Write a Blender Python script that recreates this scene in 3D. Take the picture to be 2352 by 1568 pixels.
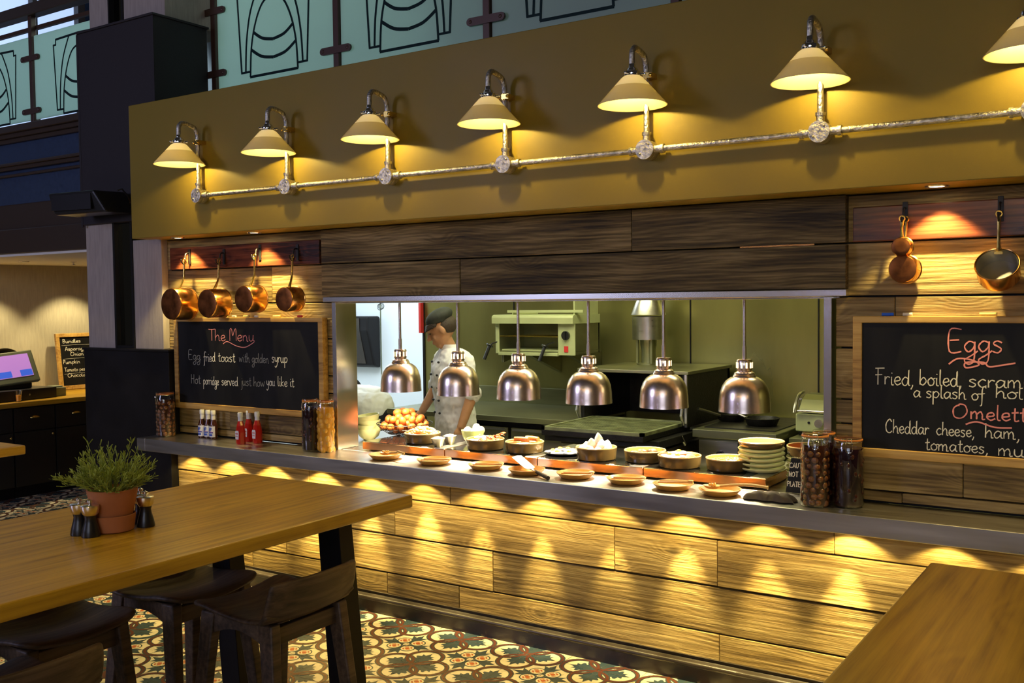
import bpy, bmesh, math, random
from mathutils import Vector, Matrix
random.seed(7)
PI = math.pi
for o in list(bpy.data.objects): bpy.data.objects.remove(o, do_unlink=True)
S = bpy.context.scene
COL = S.collection

# ------------------------------------------------------------------ camera
def make_camera():
    yaw, pitch, roll, f = 0.587490082, -0.0421871972, -0.0115408461, 2283.57581
    cy, sy, cp, sp = math.cos(yaw), math.sin(yaw), math.cos(pitch), math.sin(pitch)
    fw = Vector((-sy*cp, cy*cp, sp)); r = Vector((cy, sy, 0)); u = r.cross(fw)
    cr, sr = math.cos(roll), math.sin(roll)
    r2 = cr*r + sr*u; u2 = -sr*r + cr*u
    cam = bpy.data.cameras.new('camera'); co = bpy.data.objects.new('camera', cam); COL.objects.link(co)
    m = Matrix((r2, u2, -fw)).transposed().to_4x4(); m.translation = Vector((0, 0, 1.7391))
    co.matrix_world = m
    cam.sensor_width = 36; cam.lens = f/2352*36; cam.clip_start = .05
    S.camera = co
make_camera()

# ------------------------------------------------------------------ world, exposure, room lights
S.view_settings.view_transform = 'Standard'; S.view_settings.look = 'None'
S.view_settings.gamma = 1; S.view_settings.use_curve_mapping = False
S.view_settings.exposure = 0.35
W = bpy.data.worlds.new('world'); S.world = W; W.use_nodes = True
W.node_tree.nodes['Background'].inputs[0].default_value = (.46, .40, .34, 1)
W.node_tree.nodes['Background'].inputs[1].default_value = .03
WARM = (1, .68, .20); WARM2 = (1, .72, .24); HEAT = (1, .84, .55); COOL = (.62, .82, 1); GREEN = (.95, .93, .48)
def light(kind, loc, power, col, size=.03, aim=None, cone=None, blend=.5, sx=None, sy=None, name='room_light', spread=None):
    l = bpy.data.lights.new(name, kind); l.energy = power; l.color = col
    if kind in ('POINT', 'SPOT'): l.shadow_soft_size = size
    if kind == 'SPOT': l.spot_size = math.radians(cone); l.spot_blend = blend
    if kind == 'AREA':
        l.shape = 'RECTANGLE'; l.size = sx; l.size_y = sy
        if spread: l.spread = math.radians(spread)
    o = bpy.data.objects.new(name, l); COL.objects.link(o); o.location = loc
    d = Vector(aim if aim else (loc[0], loc[1], loc[2]-1)) - Vector(loc)
    o.rotation_euler = d.to_track_quat('-Z', 'Y').to_euler()
    return o
# unseen warm fill spots added high over the tables
for x, y, p in ((-3.0, 1.2, 60), (-.3, 1.6, 60), (-1.6, -1.6, 30), (-5.6, .6, 30), (1.8, .4, 30)):
    light('SPOT', (x, y, 5.2), p*1.05, WARM2, .06, (x-.1, y+.3, 0), 70, .7)
light('AREA', (1.5, -6.5, 3.2), 80, (.68, .76, 1), sx=4, sy=2.5, aim=(-2, 3, 1.2))      # unseen bluish fill added behind the camera
light('AREA', (-7.5, -3.5, 3.4), 110, (.60, .62, 1), sx=2, sy=2, aim=(-5.9, 4.1, 1.6))  # cool fill added to brighten the column on the left
for x, y, z, p, c in ((-1.2, -2.2, 3.0, 26, WARM), (-2.6, -2.6, 3.0, 26, WARM), (.4, -1.8, 3.0, 26, WARM), (-4.0, -1.6, 3.0, 20, WARM), (1.6, -.6, 2.9, 20, WARM), (-.6, -4.5, 2.2, 30, (.4, .5, 1)), (-3.2, -5.0, 2.0, 26, (.45, .5, 1))):
    light('POINT', (x, y, z), p*.6, c, .055, name='reflection_point')  # unseen points added behind the camera to reflect in the heat-lamp domes
# mezzanine daylight
light('AREA', (-7.6, 8.6, 4.9), 150, (.62, .85, 1), sx=4.5, sy=2, aim=(-7.4, 5, 3.4))
light('AREA', (-5.0, 6.2, 5.0), 15, (.75, 1, .85), sx=1.6, sy=1.2, aim=(-4.9, 4.6, 3.4))
# kitchen
light('AREA', (-2.9, 5.4, 2.70), 38, GREEN, sx=3.0, sy=.5, aim=(-2.9, 5.7, 0))
light('AREA', (-6.4, 6.6, 2.8), 85, (.80, .92, 1), sx=1.4, sy=1.6, aim=(-6.5, 7.6, 0))
light('AREA', (-3.6, 4.75, 2.66), 16, (1, .97, .86), sx=2.4, sy=.3, aim=(-3.8, 5.6, .8))
# till alcove downlights
for x, y in ((-9.15, 5.15), (-9.15, 6.05), (-9.15, 4.2)):
    light('SPOT', (x, y, 2.13), 58, (1, .80, .42), .03, (x-.22, y, .9), 95, .5)

# ------------------------------------------------------------------ materials
def mat(name, col, rough=.5, metal=0, vary=.0, vscale=8, bump=0, bscale=60, spec=.5, stretch=None, emit=None, es=0, trans=None, coat=0, aniso=0):
    m = bpy.data.materials.new(name); m.use_nodes = True
    nt = m.node_tree; b = nt.nodes['Principled BSDF']
    c4 = (*col, 1)
    b.inputs['Base Color'].default_value = c4; b.inputs['Roughness'].default_value = rough
    b.inputs['Metallic'].default_value = metal; b.inputs['Specular IOR Level'].default_value = spec
    if coat: b.inputs['Coat Weight'].default_value = coat; b.inputs['Coat Roughness'].default_value = .12
    tc = nt.nodes.new('ShaderNodeTexCoord'); mp = nt.nodes.new('ShaderNodeMapping')
    nt.links.new(tc.outputs['Object'], mp.inputs[0])
    if stretch: mp.inputs['Scale'].default_value = stretch
    if vary:
        n = nt.nodes.new('ShaderNodeTexNoise'); n.inputs['Scale'].default_value = vscale; n.inputs['Detail'].default_value = 6
        nt.links.new(mp.outputs[0], n.inputs['Vector'])
        r = nt.nodes.new('ShaderNodeValToRGB')
        r.color_ramp.elements[0].position = .3; r.color_ramp.elements[1].position = .7
        r.color_ramp.elements[0].color = (*[max(0, c*(1-vary)) for c in col], 1)
        r.color_ramp.elements[1].color = (*[min(1, c*(1+vary*.6)) for c in col], 1)
        nt.links.new(n.outputs[0], r.inputs[0]); nt.links.new(r.outputs[0], b.inputs['Base Color'])
        mr = nt.nodes.new('ShaderNodeMapRange'); mr.inputs[3].default_value = max(.02, rough*.75); mr.inputs[4].default_value = min(1, rough*1.3)
        nt.links.new(n.outputs[0], mr.inputs[0]); nt.links.new(mr.outputs[0], b.inputs['Roughness'])
    if bump:
        n2 = nt.nodes.new('ShaderNodeTexNoise'); n2.inputs['Scale'].default_value = bscale; n2.inputs['Detail'].default_value = 4
        nt.links.new(mp.outputs[0], n2.inputs['Vector'])
        bp = nt.nodes.new('ShaderNodeBump'); bp.inputs['Strength'].default_value = bump; bp.inputs['Distance'].default_value = .01
        nt.links.new(n2.outputs[0], bp.inputs['Height']); nt.links.new(bp.outputs[0], b.inputs['Normal'])
    if emit: b.inputs['Emission Color'].default_value = (*emit, 1); b.inputs['Emission Strength'].default_value = es
    if trans:
        t = nt.nodes.new('ShaderNodeBsdfTranslucent'); t.inputs[0].default_value = (*trans[0], 1)
        mx = nt.nodes.new('ShaderNodeMixShader'); mx.inputs[0].default_value = trans[1]
        out = nt.nodes['Material Output']
        nt.links.new(b.outputs[0], mx.inputs[1]); nt.links.new(t.outputs[0], mx.inputs[2]); nt.links.new(mx.outputs[0], out.inputs[0])
    return m
def wood(name, cols, axis='X', grain=1.0, rough=.55, bump=.5, island=True, knots=.5, coat=0, tone=.35, ring=1.0):
    m = bpy.data.materials.new(name); m.use_nodes = True
    nt = m.node_tree; b = nt.nodes['Principled BSDF']; L = nt.links.new; N = nt.nodes.new
    tc = N('ShaderNodeTexCoord'); geo = N('ShaderNodeNewGeometry')
    off = N('ShaderNodeVectorMath'); off.operation = 'SCALE'; off.inputs[0].default_value = (37.3, 19.1, 53.7)
    add = N('ShaderNodeVectorMath'); add.operation = 'ADD'
    if island: L(geo.outputs['Random Per Island'], off.inputs['Scale'])
    else: off.inputs['Scale'].default_value = .37
    L(tc.outputs['Object'], add.inputs[0]); L(off.outputs[0], add.inputs[1])
    ax = 'XYZ'.index(axis)
    def mapped(along, across):
        mp = N('ShaderNodeMapping'); s = [across*grain]*3; s[ax] = along*grain
        mp.inputs['Scale'].default_value = s; L(add.outputs[0], mp.inputs[0]); return mp.outputs[0]
    # growth rings: lines along the board, bent by a slow swirl
    sw = N('ShaderNodeTexNoise'); sw.inputs['Scale'].default_value = 1; sw.inputs['Detail'].default_value = 2; sw.inputs['Roughness'].default_value = .4; L(mapped(1.1, 4.2), sw.inputs['Vector'])
    sep = N('ShaderNodeSeparateXYZ'); L(add.outputs[0], sep.inputs[0])
    ac = sep.outputs[{'X': 2, 'Y': 0, 'Z': 0}[axis]]
    pa = N('ShaderNodeMath'); pa.operation = 'MULTIPLY'; pa.inputs[1].default_value = 210*ring; L(ac, pa.inputs[0])
    rm = N('ShaderNodeMath'); rm.operation = 'MULTIPLY_ADD'; rm.inputs[1].default_value = 42*ring; L(sw.outputs[0], rm.inputs[0]); L(pa.outputs[0], rm.inputs[2])
    rk = N('ShaderNodeMath'); rk.operation = 'ADD'; L(rm.outputs[0], rk.inputs[0])
    sn = N('ShaderNodeMath'); sn.operation = 'SINE'; L(rk.outputs[0], sn.inputs[0])
    fi = N('ShaderNodeTexNoise'); fi.inputs['Scale'].default_value = 1; fi.inputs['Detail'].default_value = 7; fi.inputs['Roughness'].default_value = .65; L(mapped(2.2, 60), fi.inputs['Vector'])
    bl = N('ShaderNodeTexNoise'); bl.inputs['Scale'].default_value = 1; bl.inputs['Detail'].default_value = 3; L(mapped(1.6, 7), bl.inputs['Vector'])
    a1 = N('ShaderNodeMath'); a1.operation = 'MULTIPLY_ADD'; L(sn.outputs[0], a1.inputs[0]); a1.inputs[1].default_value = .042; L(fi.outputs[0], a1.inputs[2])
    a2 = N('ShaderNodeMath'); a2.operation = 'MULTIPLY_ADD'; L(bl.outputs[0], a2.inputs[0]); a2.inputs[1].default_value = .75; L(a1.outputs[0], a2.inputs[2])
    a3 = N('ShaderNodeMath'); a3.operation = 'SUBTRACT'; L(a2.outputs[0], a3.inputs[0]); a3.inputs[1].default_value = .375
    cr = N('ShaderNodeValToRGB'); e = cr.color_ramp.elements
    e[0].position = .28; e[0].color = (*cols[0], 1); e[1].position = .74; e[1].color = (*cols[2], 1)
    k = cr.color_ramp.elements.new(.5); k.color = (*cols[1], 1)
    L(a3.outputs[0], cr.inputs[0])
    vo = N('ShaderNodeTexVoronoi'); vo.inputs['Scale'].default_value = 1; kmp = N('ShaderNodeMapping'); ks = [4.4]*3; ks[ax] = 2.0; ks[{'X': 1, 'Y': 2, 'Z': 1}[axis]] = 0; kmp.inputs['Scale'].default_value = ks; L(add.outputs[0], kmp.inputs[0]); L(kmp.outputs[0], vo.inputs['Vector'])
    km = N('ShaderNodeMapRange'); km.inputs[1].default_value = .03; km.inputs[2].default_value = .10; km.inputs[3].default_value = 1-knots; km.inputs[4].default_value = 1
    L(vo.outputs['Distance'], km.inputs[0])
    kw = N('ShaderNodeMapRange'); kw.inputs[1].default_value = 0; kw.inputs[2].default_value = .30; kw.inputs[3].default_value = 16*ring; kw.inputs[4].default_value = 0; kw.interpolation_type = 'SMOOTHSTEP'; L(vo.outputs['Distance'], kw.inputs[0]); L(kw.outputs[0], rk.inputs[1])
    tn = N('ShaderNodeMapRange'); tn.inputs[3].default_value = 1-tone; tn.inputs[4].default_value = 1+tone*.3; L(geo.outputs['Random Per Island'], tn.inputs[0])
    mu = N('ShaderNodeMath'); mu.operation = 'MULTIPLY'; L(km.outputs[0], mu.inputs[0])
    if island: L(tn.outputs[0], mu.inputs[1])
    else: mu.inputs[1].default_value = 1
    mv = N('ShaderNodeVectorMath'); mv.operation = 'SCALE'; L(cr.outputs[0], mv.inputs[0]); L(mu.outputs[0], mv.inputs['Scale'])
    L(mv.outputs[0], b.inputs['Base Color'])
    b.inputs['Roughness'].default_value = rough
    if coat: b.inputs['Coat Weight'].default_value = coat; b.inputs['Coat Roughness'].default_value = .2
    hb = N('ShaderNodeMath'); hb.operation = 'MULTIPLY_ADD'; L(sn.outputs[0], hb.inputs[0]); hb.inputs[1].default_value = .048; L(fi.outputs[0], hb.inputs[2])
    hk = N('ShaderNodeMath'); hk.operation = 'MULTIPLY_ADD'; L(km.outputs[0], hk.inputs[0]); hk.inputs[1].default_value = .6; L(hb.outputs[0], hk.inputs[2])
    bu = N('ShaderNodeBump'); bu.inputs['Strength'].default_value = bump; bu.inputs['Distance'].default_value = .009
    L(hk.outputs[0], bu.inputs['Height']); L(bu.outputs[0], b.inputs['Normal'])
    return m
def glassy(name, tint=(1, 1, 1), refl=.12, rough=.03):
    m = bpy.data.materials.new(name); m.use_nodes = True; nt = m.node_tree; L = nt.links.new
    for n in list(nt.nodes):
        if n.type == 'BSDF_PRINCIPLED': nt.nodes.remove(n)
    t = nt.nodes.new('ShaderNodeBsdfTransparent'); t.inputs[0].default_value = (*tint, 1)
    g = nt.nodes.new('ShaderNodeBsdfGlossy'); g.inputs['Roughness'].default_value = rough
    lw = nt.nodes.new('ShaderNodeLayerWeight'); lw.inputs[0].default_value = .25
    mr = nt.nodes.new('ShaderNodeMapRange'); mr.inputs[3].default_value = refl*.4; mr.inputs[4].default_value = min(1, refl*2.6)
    mx = nt.nodes.new('ShaderNodeMixShader'); L(lw.outputs['Facing'], mr.inputs[0]); L(mr.outputs[0], mx.inputs[0])
    L(t.outputs[0], mx.inputs[1]); L(g.outputs[0], mx.inputs[2]); L(mx.outputs[0], nt.nodes['Material Output'].inputs[0])
    return m
M = {}
M['planks'] = wood('weathered_pine', ((.14, .082, .018), (.38, .25, .075), (.62, .45, .17)), 'X', bump=1, rough=.5, tone=.5, ring=1.3)
M['planks_dark'] = wood('dark_barn_board', ((.030, .018, .005), (.16, .108, .032), (.42, .30, .12)), 'X', bump=1, rough=.6, tone=.25, ring=1.9)
M['oak'] = wood('golden_oak', ((.24, .115, .006), (.46, .255, .012), (.62, .36, .022)), 'Y', grain=.8, bump=.12, rough=.33, knots=.35, coat=.2, tone=.15, ring=.5, island=False)
M['stoolwood'] = wood('brown_oak_veneer', ((.028, .017, .010), (.075, .046, .026), (.14, .09, .052)), 'Y', bump=.12, rough=.55, knots=.1, island=False)
M['plaque'] = wood('polished_mahogany', ((.03, .008, .004), (.12, .030, .012), (.26, .075, .028)), 'X', bump=.15, rough=.25, coat=.4, island=False, knots=.2)
M['frame'] = wood('pine_frame', ((.28, .14, .03), (.50, .29, .07), (.62, .39, .11)), 'X', bump=.15, rough=.45, tone=.1, knots=.2)
M['olive'] = mat('olive_paint', (.235, .165, .016), .5, vary=.06, vscale=2, bump=.05, bscale=300, spec=.35)
M['steel'] = mat('brushed_steel', (.62, .60, .56), .3, 1, vary=.12, vscale=3, stretch=(1, 14, 14), bump=.04, bscale=50)
M['steel_edge'] = mat('bright_steel', (.82, .78, .70), .26, 1)
M['steel_dark'] = mat('kitchen_steel', (.30, .30, .17), .34, .85, vary=.3, vscale=2.5, stretch=(.5, 1, 2.5))
M['steel_green'] = mat('steel_wall_sheet', (.29, .27, .095), .30, .75, vary=.28, vscale=1.6, stretch=(1.2, 1, .35))
M['galv'] = mat('galvanised_pipe', (.62, .58, .50), .36, 1, vary=.55, vscale=40, bump=.5, bscale=90, stretch=(1, 3, 1))
M['chrome'] = mat('chrome', (.85, .85, .87), .08, 1)
M['brass'] = mat('brass', (.80, .56, .16), .22, 1, vary=.15, vscale=30)
M['copper'] = mat('copper', (.88, .44, .13), .2, 1, vary=.3, vscale=14)
M['copper_dull'] = mat('tarnished_copper', (.22, .075, .02), .42, .9, vary=.6, vscale=18)
M['tin'] = mat('tin_lining', (.30, .29, .27), .4, .9, vary=.2)
M['heatlamp'] = mat('satin_heat_lamp', (.92, .76, .66), .27, 1)
M['opal'] = mat('opal_glass', (.56, .52, .38), .12, 0, spec=.6, trans=((.95, .86, .58), .25), coat=.5)
M['opal_lit_band'] = mat('opal_glass_lit_top', (.95, .97, 1.0), .10, 0, spec=.7, trans=((.98, .98, 1.0), .5), coat=.6)  # whiter band: sheen and bulb glow near the top painted into the glass
M['bulb'] = mat('bulb', (1, .9, .7), .3, emit=(1, .78, .4), es=14)
M['ventglow'] = mat('vent_glow', (1, .8, .5), .3, emit=(1, .75, .4), es=2.2)
M['ledglow'] = mat('lamp_lens', (1, 1, 1), .3, emit=(1, .9, .65), es=9)
M['slate'] = mat('chalkboard', (.010, .010, .010), .5, vary=.5, vscale=3, stretch=(3, 1, 1), spec=.22)
M['chalk_w'] = mat('chalk_cream', (.80, .76, .60), .9); M['chalk_g'] = mat('chalk_faint', (.30, .30, .26), .9)
M['chalk_p'] = mat('chalk_pink', (.85, .30, .27), .9); M['chalk_b'] = mat('chalk_blue', (.03, .15, .75), .8)
M['chalk_y'] = mat('chalk_yellow', (.85, .66, .18), .8); M['chalk_r'] = mat('chalk_red', (.7, .06, .05), .8)
M['white'] = mat('white_enamel', (.8, .8, .78), .4)
M['black'] = mat('black_lacquer', (.012, .012, .013), .3)
M['blackm'] = mat('black_matt', (.010, .009, .010), .5, vary=.3, vscale=5, spec=.2)
M['iron'] = mat('cast_iron', (.02, .018, .016), .42, .4, vary=.4, vscale=20, bump=.2, bscale=90)
M['base'] = mat('dark_kick_board', (.035, .026, .018), .32, vary=.5, vscale=6, bump=.1, bscale=40)
M['fabric'] = mat('woven_wallcovering', (.36, .31, .28), .85, vary=.16, vscale=60, stretch=(1, 1, .12), bump=.15, bscale=300)
M['fabric_y'] = mat('beige_wallcovering', (.42, .38, .27), .85, vary=.12, vscale=60, stretch=(1, 1, .12), bump=.15, bscale=300)
M['boxgrey'] = mat('charcoal_boxing', (.030, .026, .030), .6, spec=.25, vary=.25, vscale=120)
M['mirror'] = mat('dark_mirror', (.25, .27, .27), .06, 1)
M['navy'] = mat('navy_panel', (.025, .045, .10), .5, vary=.2, vscale=40)
M['brownpaint'] = mat('dark_brown_paint', (.045, .028, .02), .45)
M['rail'] = mat('bronze_rail', (.085, .045, .032), .4, .3)
M['cream'] = mat('cream_tile', (.82, .72, .50), .28, vary=.07, vscale=14)
M['teal'] = mat('teal_tile', (.045, .075, .09), .28, vary=.15, vscale=20)
M['rust'] = mat('maroon_tile', (.13, .042, .02), .28, vary=.2, vscale=20)
M['orange'] = mat('orange_tile', (.50, .11, .02), .28)
M['grout'] = mat('tile_joint', (.12, .09, .05), .8)
M['plaster'] = mat('white_plaster', (.75, .73, .68), .8)
M['whitewall'] = mat('white_kitchen_panel', (.78, .84, .88), .4)
M['frost'] = mat('frosted_green_glass', (.50, .64, .56), .3, spec=.5, trans=((.80, .97, .88), .5))
M['clearline'] = mat('clear_etched_line', (.012, .03, .035), .1, spec=.8)
M['winglow'] = mat('daylight_pane', (.5, .6, .8), .4, emit=(.50, .66, 1), es=.75)
M['clay'] = mat('terracotta_plate', (.56, .27, .045), .42, vary=.15, vscale=20, spec=.4)
M['clayin'] = mat('terracotta_inside', (.56, .20, .05), .3, vary=.2, vscale=20)
M['rimglaze'] = mat('pale_glazed_rim', (.50, .36, .16), .2, coat=.4)
M['stone'] = mat('glazed_stoneware', (.085, .055, .018), .2, vary=.3, vscale=9, coat=.3)
M['pot'] = mat('terracotta_pot', (.45, .16, .055), .75, vary=.2, vscale=10)
M['leaf'] = mat('herb_leaf', (.36, .44, .07), .6, vary=.5, vscale=30, trans=((.25, .35, .06), .25))
M['soil'] = mat('soil', (.02, .014, .01), .9)
M['egg'] = mat('brown_eggshell', (.50, .13, .018), .55, vary=.12, vscale=30)
M['eggw'] = mat('white_eggshell', (.82, .74, .55), .4)
M['greenbowl'] = mat('green_glaze', (.52, .62, .22), .18, vary=.12, vscale=10, coat=.4)
M['plateg'] = mat('pale_green_stoneware', (.76, .76, .38), .18, coat=.4)
M['glass'] = glassy('jar_glass', (.95, .97, .93), .16)
M['glassclear'] = glassy('drinking_glass', (.96, .94, .85), .2)
M['blackglass'] = mat('black_ceramic_glass', (.012, .011, .01), .07, spec=.8, coat=.5)
M['orange_lit_steel'] = mat('steel_orange_light_tint', (.85, .45, .18), .22, 1, vary=.1, stretch=(1, 10, 10))  # orange reflection of the clay plates tinted into the steel
M['brine'] = mat('brown_brine', (.05, .013, .004), .12, coat=.5); M['dark_brine'] = mat('dark_brine', (.018, .003, .006), .1, coat=.6)
M['onion'] = mat('pickled_onion', (.20, .065, .014), .25, vary=.25, vscale=20, coat=.5)
M['orangefruit'] = mat('candied_peel', (.85, .42, .04), .3, vary=.2, vscale=20, coat=.4)
M['syrup'] = mat('orange_syrup', (.70, .30, .02), .2)
M['rubber'] = mat('orange_seal', (.6, .2, .04), .5)
M['hpglass'] = mat('brown_sauce', (.05, .012, .006), .12, coat=.5); M['ketchup'] = mat('red_sauce', (.45, .012, .006), .15, coat=.6)
M['label'] = mat('paper_label', (.72, .72, .78), .6); M['labelblue'] = mat('blue_print', (.03, .09, .5), .6); M['labelred'] = mat('red_print', (.6, .03, .03), .6)
M['skin'] = mat('skin', (.46, .24, .12), .5, vary=.08, vscale=30, spec=.3); M['hair'] = mat('dark_hair', (.04, .025, .012), .6, bump=.6, bscale=160)
M['cap'] = mat('dark_cap_cloth', (.022, .026, .018), .8, vary=.3, vscale=90)
M['jacket'] = mat('white_cotton', (.80, .80, .78), .75, bump=.15, bscale=40)
M['trouser'] = mat('black_cloth', (.015, .015, .02), .8)
M['salwhite'] = mat('cream_enamelled_steel', (.52, .57, .30), .35, .25, vary=.08)
M['grate'] = mat('greasy_grate', (.30, .32, .16), .45, .35, vary=.5, vscale=12)
M['screen'] = mat('till_screen', (.3, .15, .35), .3, emit=(.50, .22, .62), es=.6); M['screenb'] = mat('till_keys', (.05, .1, .5), .3, emit=(.04, .12, .65), es=.6)
M['tillgrey'] = mat('till_plastic', (.16, .18, .11), .45)
M['woodspoon'] = mat('wooden_spoon', (.60, .36, .10), .5, vary=.1); M['cloth'] = mat('grey_cloth', (.07, .055, .045), .85, vary=.3, vscale=40)
M['foodw'] = mat('egg_white', (.88, .86, .80), .25, coat=.3); M['yolk'] = mat('egg_yolk', (.85, .38, .04), .2, coat=.4)
M['bacon'] = mat('fried_bacon', (.50, .12, .04), .3, vary=.4, vscale=30, coat=.4); M['sausage'] = mat('fried_sausage', (.45, .18, .05), .25, vary=.4, vscale=25, coat=.4)
M['mush'] = mat('button_mushroom', (.72, .52, .22), .4, vary=.2, vscale=30); M['mushd'] = mat('roast_mushroom', (.16, .085, .04), .35, vary=.4, vscale=20, coat=.3)
M['beans'] = mat('baked_beans', (.80, .40, .05), .25, vary=.15, vscale=40, coat=.4); M['tomato'] = mat('roast_tomato', (.6, .07, .02), .25, coat=.4)
M['toast'] = mat('crisp_toast', (.62, .30, .06), .6, vary=.3, vscale=30)
M['spice'] = mat('grey_salt', (.7, .62, .45), .8)

# ------------------------------------------------------------------ geometry helpers
class G:
    def __init__(s): s.v = []; s.f = []; s.mi = []; s.cur = 0; s.T = Matrix.Identity(4)
    def add(s, vs, fs):
        k = len(s.v); s.v += [s.T @ Vector(p) for p in vs]
        s.f += [tuple(i+k for i in f) for f in fs]; s.mi += [s.cur]*len(fs); return s
    def box(s, x0, x1, y0, y1, z0, z1):
        return s.add([(x0, y0, z0), (x1, y0, z0), (x1, y1, z0), (x0, y1, z0), (x0, y0, z1), (x1, y0, z1), (x1, y1, z1), (x0, y1, z1)],
                     [(0, 3, 2, 1), (4, 5, 6, 7), (0, 1, 5, 4), (1, 2, 6, 5), (2, 3, 7, 6), (3, 0, 4, 7)])
    def hexa(s, a, b):     # two quads (lists of four points), joined
        return s.add(list(a)+list(b), [(0, 3, 2, 1), (4, 5, 6, 7), (0, 1, 5, 4), (1, 2, 6, 5), (2, 3, 7, 6), (3, 0, 4, 7)])
    def bar(s, p, q, w0, d0, w1=None, d1=None):     # tapered rectangular bar, w along x, d along y at each end
        w1 = w0 if w1 is None else w1; d1 = d0 if d1 is None else d1
        A = [(p[0]+a*w0/2, p[1]+b*d0/2, p[2]) for a, b in ((-1, -1), (1, -1), (1, 1), (-1, 1))]
        B = [(q[0]+a*w1/2, q[1]+b*d1/2, q[2]) for a, b in ((-1, -1), (1, -1), (1, 1), (-1, 1))]
        return s.hexa(A, B) if p[2] < q[2] else s.hexa(B, A)
    def loft(s, rings, cap=True):
        n = len(rings[0]); vs = [p for r in rings for p in r]; fs = []
        for i in range(len(rings)-1):
            for j in range(n):
                a = i*n+j; b = i*n+(j+1) % n; fs.append((a, b, b+n, a+n))
        if cap: fs.append(tuple(range(n-1, -1, -1))); fs.append(tuple((len(rings)-1)*n+j for j in range(n)))
        return s.add(vs, fs)
    def lathe(s, prof, n=32, c=(0, 0, 0), cap=False):
        return s.loft([[(c[0]+r*math.cos(2*PI*j/n), c[1]+r*math.sin(2*PI*j/n), c[2]+z) for j in range(n)] for r, z in prof], cap)
    def tube(s, pts, r, n=10, cap=True):
        pts = [Vector(p) for p in pts]; k = len(pts); rs = r if isinstance(r, (list, tuple)) else [r]*k
        up = None; rings = []
        for i, p in enumerate(pts):
            t = (pts[min(i+1, k-1)]-pts[max(i-1, 0)]).normalized()
            if up is None: up = t.orthogonal().normalized()
            up = (up - t*up.dot(t)).normalized(); w = t.cross(up)
            rings.append([tuple(p+rs[i]*(math.cos(2*PI*j/n)*up+math.sin(2*PI*j/n)*w)) for j in range(n)])
        return s.loft(rings, cap)
    def ball(s, c, r, nu=14, nv=8, rot=None):
        r = r if isinstance(r, (tuple, list)) else (r, r, r); vs = []; fs = []
        R = rot if rot else Matrix.Identity(3)
        vs.append(Vector(c)+R@Vector((0, 0, -r[2])))
        for i in range(1, nv):
            a = -PI/2+PI*i/nv
            for j in range(nu):
                b = 2*PI*j/nu; vs.append(Vector(c)+R@Vector((r[0]*math.cos(a)*math.cos(b), r[1]*math.cos(a)*math.sin(b), r[2]*math.sin(a))))
        vs.append(Vector(c)+R@Vector((0, 0, r[2]))); m = len(vs)-1
        for j in range(nu): fs.append((0, 1+(j+1) % nu, 1+j)); fs.append((m, m-nu+j, m-nu+(j+1) % nu))
        for i in range(nv-2):
            for j in range(nu):
                a = 1+i*nu+j; b = 1+i*nu+(j+1) % nu; fs.append((a, b, b+nu, a+nu))
        return s.add(vs, fs)
    def caps(s, p, q, r0, r1, n=12):     # closed tapered limb with rounded ends
        p = Vector(p); q = Vector(q); d = (q-p); L_ = d.length; d.normalize(); pts = []; rs = []
        for a in (-80, -50, -20): pts.append(p+d*r0*math.sin(math.radians(a))); rs.append(r0*math.cos(math.radians(a)))
        pts.append(p); rs.append(r0); pts.append(q); rs.append(r1)
        for a in (20, 50, 80): pts.append(q+d*r1*math.sin(math.radians(a))); rs.append(r1*math.cos(math.radians(a)))
        return s.tube(pts, rs, n)
    def prism(s, poly, a, b, axis='y'):      # polygon in the plane normal to axis, extruded from a to b
        def P3(u, v, w): return (u, w, v) if axis == 'y' else ((w, u, v) if axis == 'x' else (u, v, w))
        n = len(poly); vs = [P3(u, v, a) for u, v in poly]+[P3(u, v, b) for u, v in poly]
        fs = [tuple(range(n)), tuple(range(2*n-1, n-1, -1))]+[(i, (i+1) % n, (i+1) % n+n, i+n) for i in range(n)]
        return s.add(vs, fs)
    def ring(s, R, r, c=(0, 0, 0), n=28, m=8, axis='z', sq=1):
        pts = []
        for i in range(n):
            a = 2*PI*i/n; row = []
            for j in range(m):
                b = 2*PI*j/m; rr = R+r*math.cos(b); z = r*math.sin(b)*sq
                p = (rr*math.cos(a), rr*math.sin(a), z)
                if axis == 'y': p = (p[0], p[2], p[1])
                if axis == 'x': p = (p[2], p[0], p[1])
                row.append((c[0]+p[0], c[1]+p[1], c[2]+p[2]))
            pts.append(row)
        vs = [p for r_ in pts for p in r_]; fs = [(i*m+j, i*m+(j+1) % m, ((i+1) % n)*m+(j+1) % m, ((i+1) % n)*m+j) for i in range(n) for j in range(m)]
        return s.add(vs, fs)
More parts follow.
